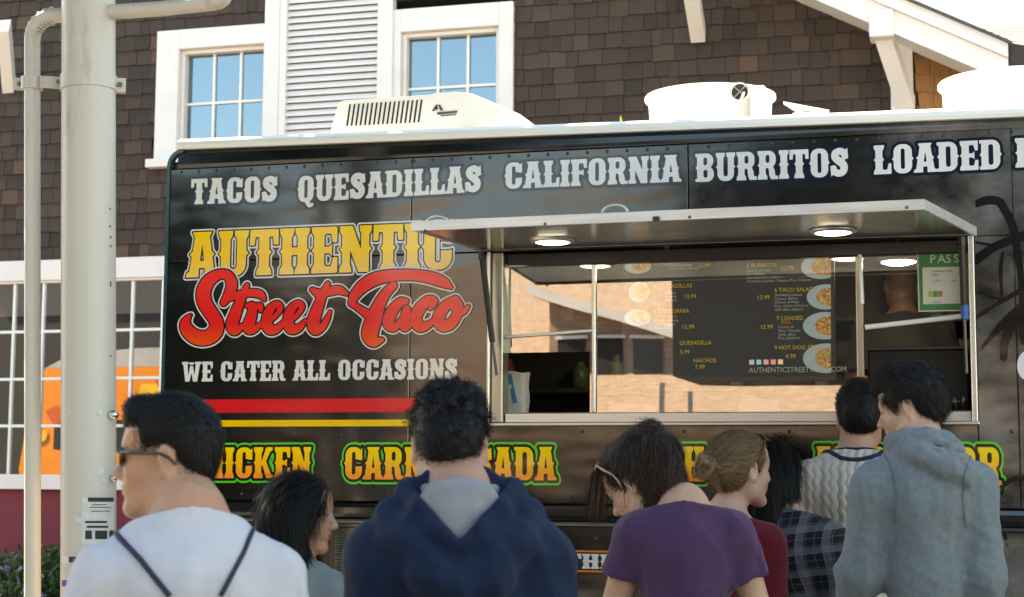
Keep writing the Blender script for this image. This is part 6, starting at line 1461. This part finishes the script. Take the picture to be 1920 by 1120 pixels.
person('woman with long black hair in black and white plaid shirt', 1449, 893, 5.75, -40, 6, -8, 'f', skin=(.46, .28, .20), top='flannel_shirt', topcol=PLAID, hair=long_hair(fall=.24, thick=.055), haircol=(.0035, .0035, .004), seed=6, sw=.155, neck=(.055, -.035, -.145), drop=.09, sleeve='long', bulk=.02)
# ---------------------------------------------------------------- 7: man in cream cable-knit sweater
def cable(nt, c): return c
KNIT, nt, b = base_mat('cream_knit'); b.inputs['Base Color'].default_value = (.47, .42, .355, 1); b.inputs['Roughness'].default_value = .9; b.inputs['Specular IOR Level'].default_value = .2
tc = nt.nodes.new('ShaderNodeTexCoord'); sx = nt.nodes.new('ShaderNodeSeparateXYZ'); nt.links.new(tc.outputs['Object'], sx.inputs[0])
def mth(op, a, b_=None):
    n_ = nt.nodes.new('ShaderNodeMath'); n_.operation = op
    for i_, q_ in enumerate((a, b_)):
        if q_ is None: continue
        if hasattr(q_, 'is_output'): nt.links.new(q_, n_.inputs[i_])
        else: n_.inputs[i_].default_value = q_
    return n_.outputs[0]
zz_ = mth('MULTIPLY', mth('SINE', mth('MULTIPLY', sx.outputs[2], 130)), .38)
ca = mth('ABSOLUTE', mth('SINE', mth('ADD', mth('MULTIPLY', sx.outputs[0], 105), zz_))); rib = mth('ABSOLUTE', mth('SINE', mth('MULTIPLY', sx.outputs[0], 52.5)))
nt.links.new(mix(nt, mth('MULTIPLY', mth('ADD', ca, rib), .5), (.44, .392, .33), (.49, .44, .375)), b.inputs['Base Color'])
bump(nt, mth('ADD', ca, mth('MULTIPLY', rib, .8)), .55, .01, b)
def hood7(F, nb, ly, zN):
    F.disp(lambda X, Y, Z: np.where(True, -.0030*np.abs(np.sin(X*118+.55*np.sin(Z*150+np.floor(X*118/3.1416)*3.14)))+.0014, 0)+Y*0)
NV2 = clothmat('navy_band', (.010, .018, .05), .1)
def x7(ctx):
    nb, zN = ctx['nb'], ctx['zN']; onshirt(ctx, 1600, 1000)
    for rr, r_ in ((.118, .0085), (.096, .005)):
        w = []
        for t in np.linspace(math.pi*.9, 2.1*math.pi, 30):
            p = ctx['world'](np.array((nb[0]+rr*1.05*math.cos(t), nb[1]+.006+rr*.9*math.sin(t), zN+.3))[None])[0]; hit = ctx['bvh'].ray_cast(Vector(p), Vector((0, 0, -1)))
            if hit[0] is not None: w.append(np.array(hit[0])+(0, 0, .001))
        if len(w) > 3: MB().tube(w, r_, 8).build('collar_stripe', NV2, ctx['root'], True)
person('man in cream cable-knit sweater with navy collar stripes facing the window', 1613, 783, 5.95, 3, 4, 2, skin=(.42, .24, .16), top='sweater', topcol=KNIT, hair=short_hair(.020, .012, .0, n=5200, L=.014, nape=-.075, lift=.002, rough=.4), haircol=(.0035, .003, .003), seed=7, sw=.185, neck=(-.015, -.03, -.150), drop=.10, sleeve='long', bulk=.026, hood=hood7, extra=x7, foldamp=.0025)
# ---------------------------------------------------------------- 8: man in grey hoodie
GREYH = clothmat('grey_fleece', (.145, .172, .183), .16, vs=60)
def hood8(F, nb, ly, zN):
    F.chain([(-.085, ly+.05, zN+.000, .030), (-.088, ly-.01, zN+.030, .032), (-.055, ly-.055, zN+.040, .032), (.0, ly-.075, zN+.040, .034), (.055, ly-.06, zN+.030, .034), (.095, ly-.0, zN+.005, .034), (.09, ly+.05, zN-.02, .03)], .015)
    F.chain([(-.065, ly-.075, zN+.010, .026), (-.02, ly-.115, zN-.015, .034), (.04, ly-.125, zN-.045, .038), (.10, ly-.105, zN-.070, .036), (.13, ly-.055, zN-.055, .030)], .02)
    F.chain([(-.03, ly-.10, zN+.018, .016), (.03, ly-.125, zN-.002, .018), (.09, ly-.115, zN-.022, .018), (.125, ly-.07, zN-.018, .016)], .01)
    F.chain([(.0, ly-.09, zN+.038, .012), (.06, ly-.115, zN+.018, .013), (.11, ly-.08, zN+.004, .012)], .008)
def x8(ctx):
    sm = pmat('hoodie_seam', (.10, .12, .13), .9); shirt_line(ctx, [(1652, 838), (1672, 880), (1681, 930), (1676, 985)], .0013, 'seam', sm, 8); shirt_line(ctx, [(1822, 850), (1808, 890), (1806, 940), (1812, 990)], .0013, 'seam', sm, 8)
def arms8(SH, EL, WR_):
    EL[-1] = SH[-1]+np.array((-.055, .03, -.27)); WR_[-1] = EL[-1]+np.array((-.02, .12, -.2)); return EL, WR_
person('tall man in grey hoodie looking left, in front of the sweater man', 1708, 764, 5.05, 78, 14, 12, headscale=.94, skin=(.50, .30, .21), top='hoodie', topcol=GREYH, hair=short_hair(.026, .010, .016, n=7500, L=.026, curl=.005, nape=-.080, wave=10), haircol=(.006, .004, .0035), seed=8, sw=.142, neck=(.022, -.055, -.140), drop=.105, collar=None, sleeve='long', bulk=.020, hood=hood8, arms=arms8, foldamp=.0085, extra=x8)
# ---------------------------------------------------------------- vendor inside the truck
person('bald vendor in dark shirt inside the truck, behind the right glass', 1690, 535, 7.9, 10, 0, 10, skin=(.36, .19, .12), top='t_shirt', topcol=clothmat('dark_tee', (.03, .03, .03)), hair=None, seed=9, floor=.75)
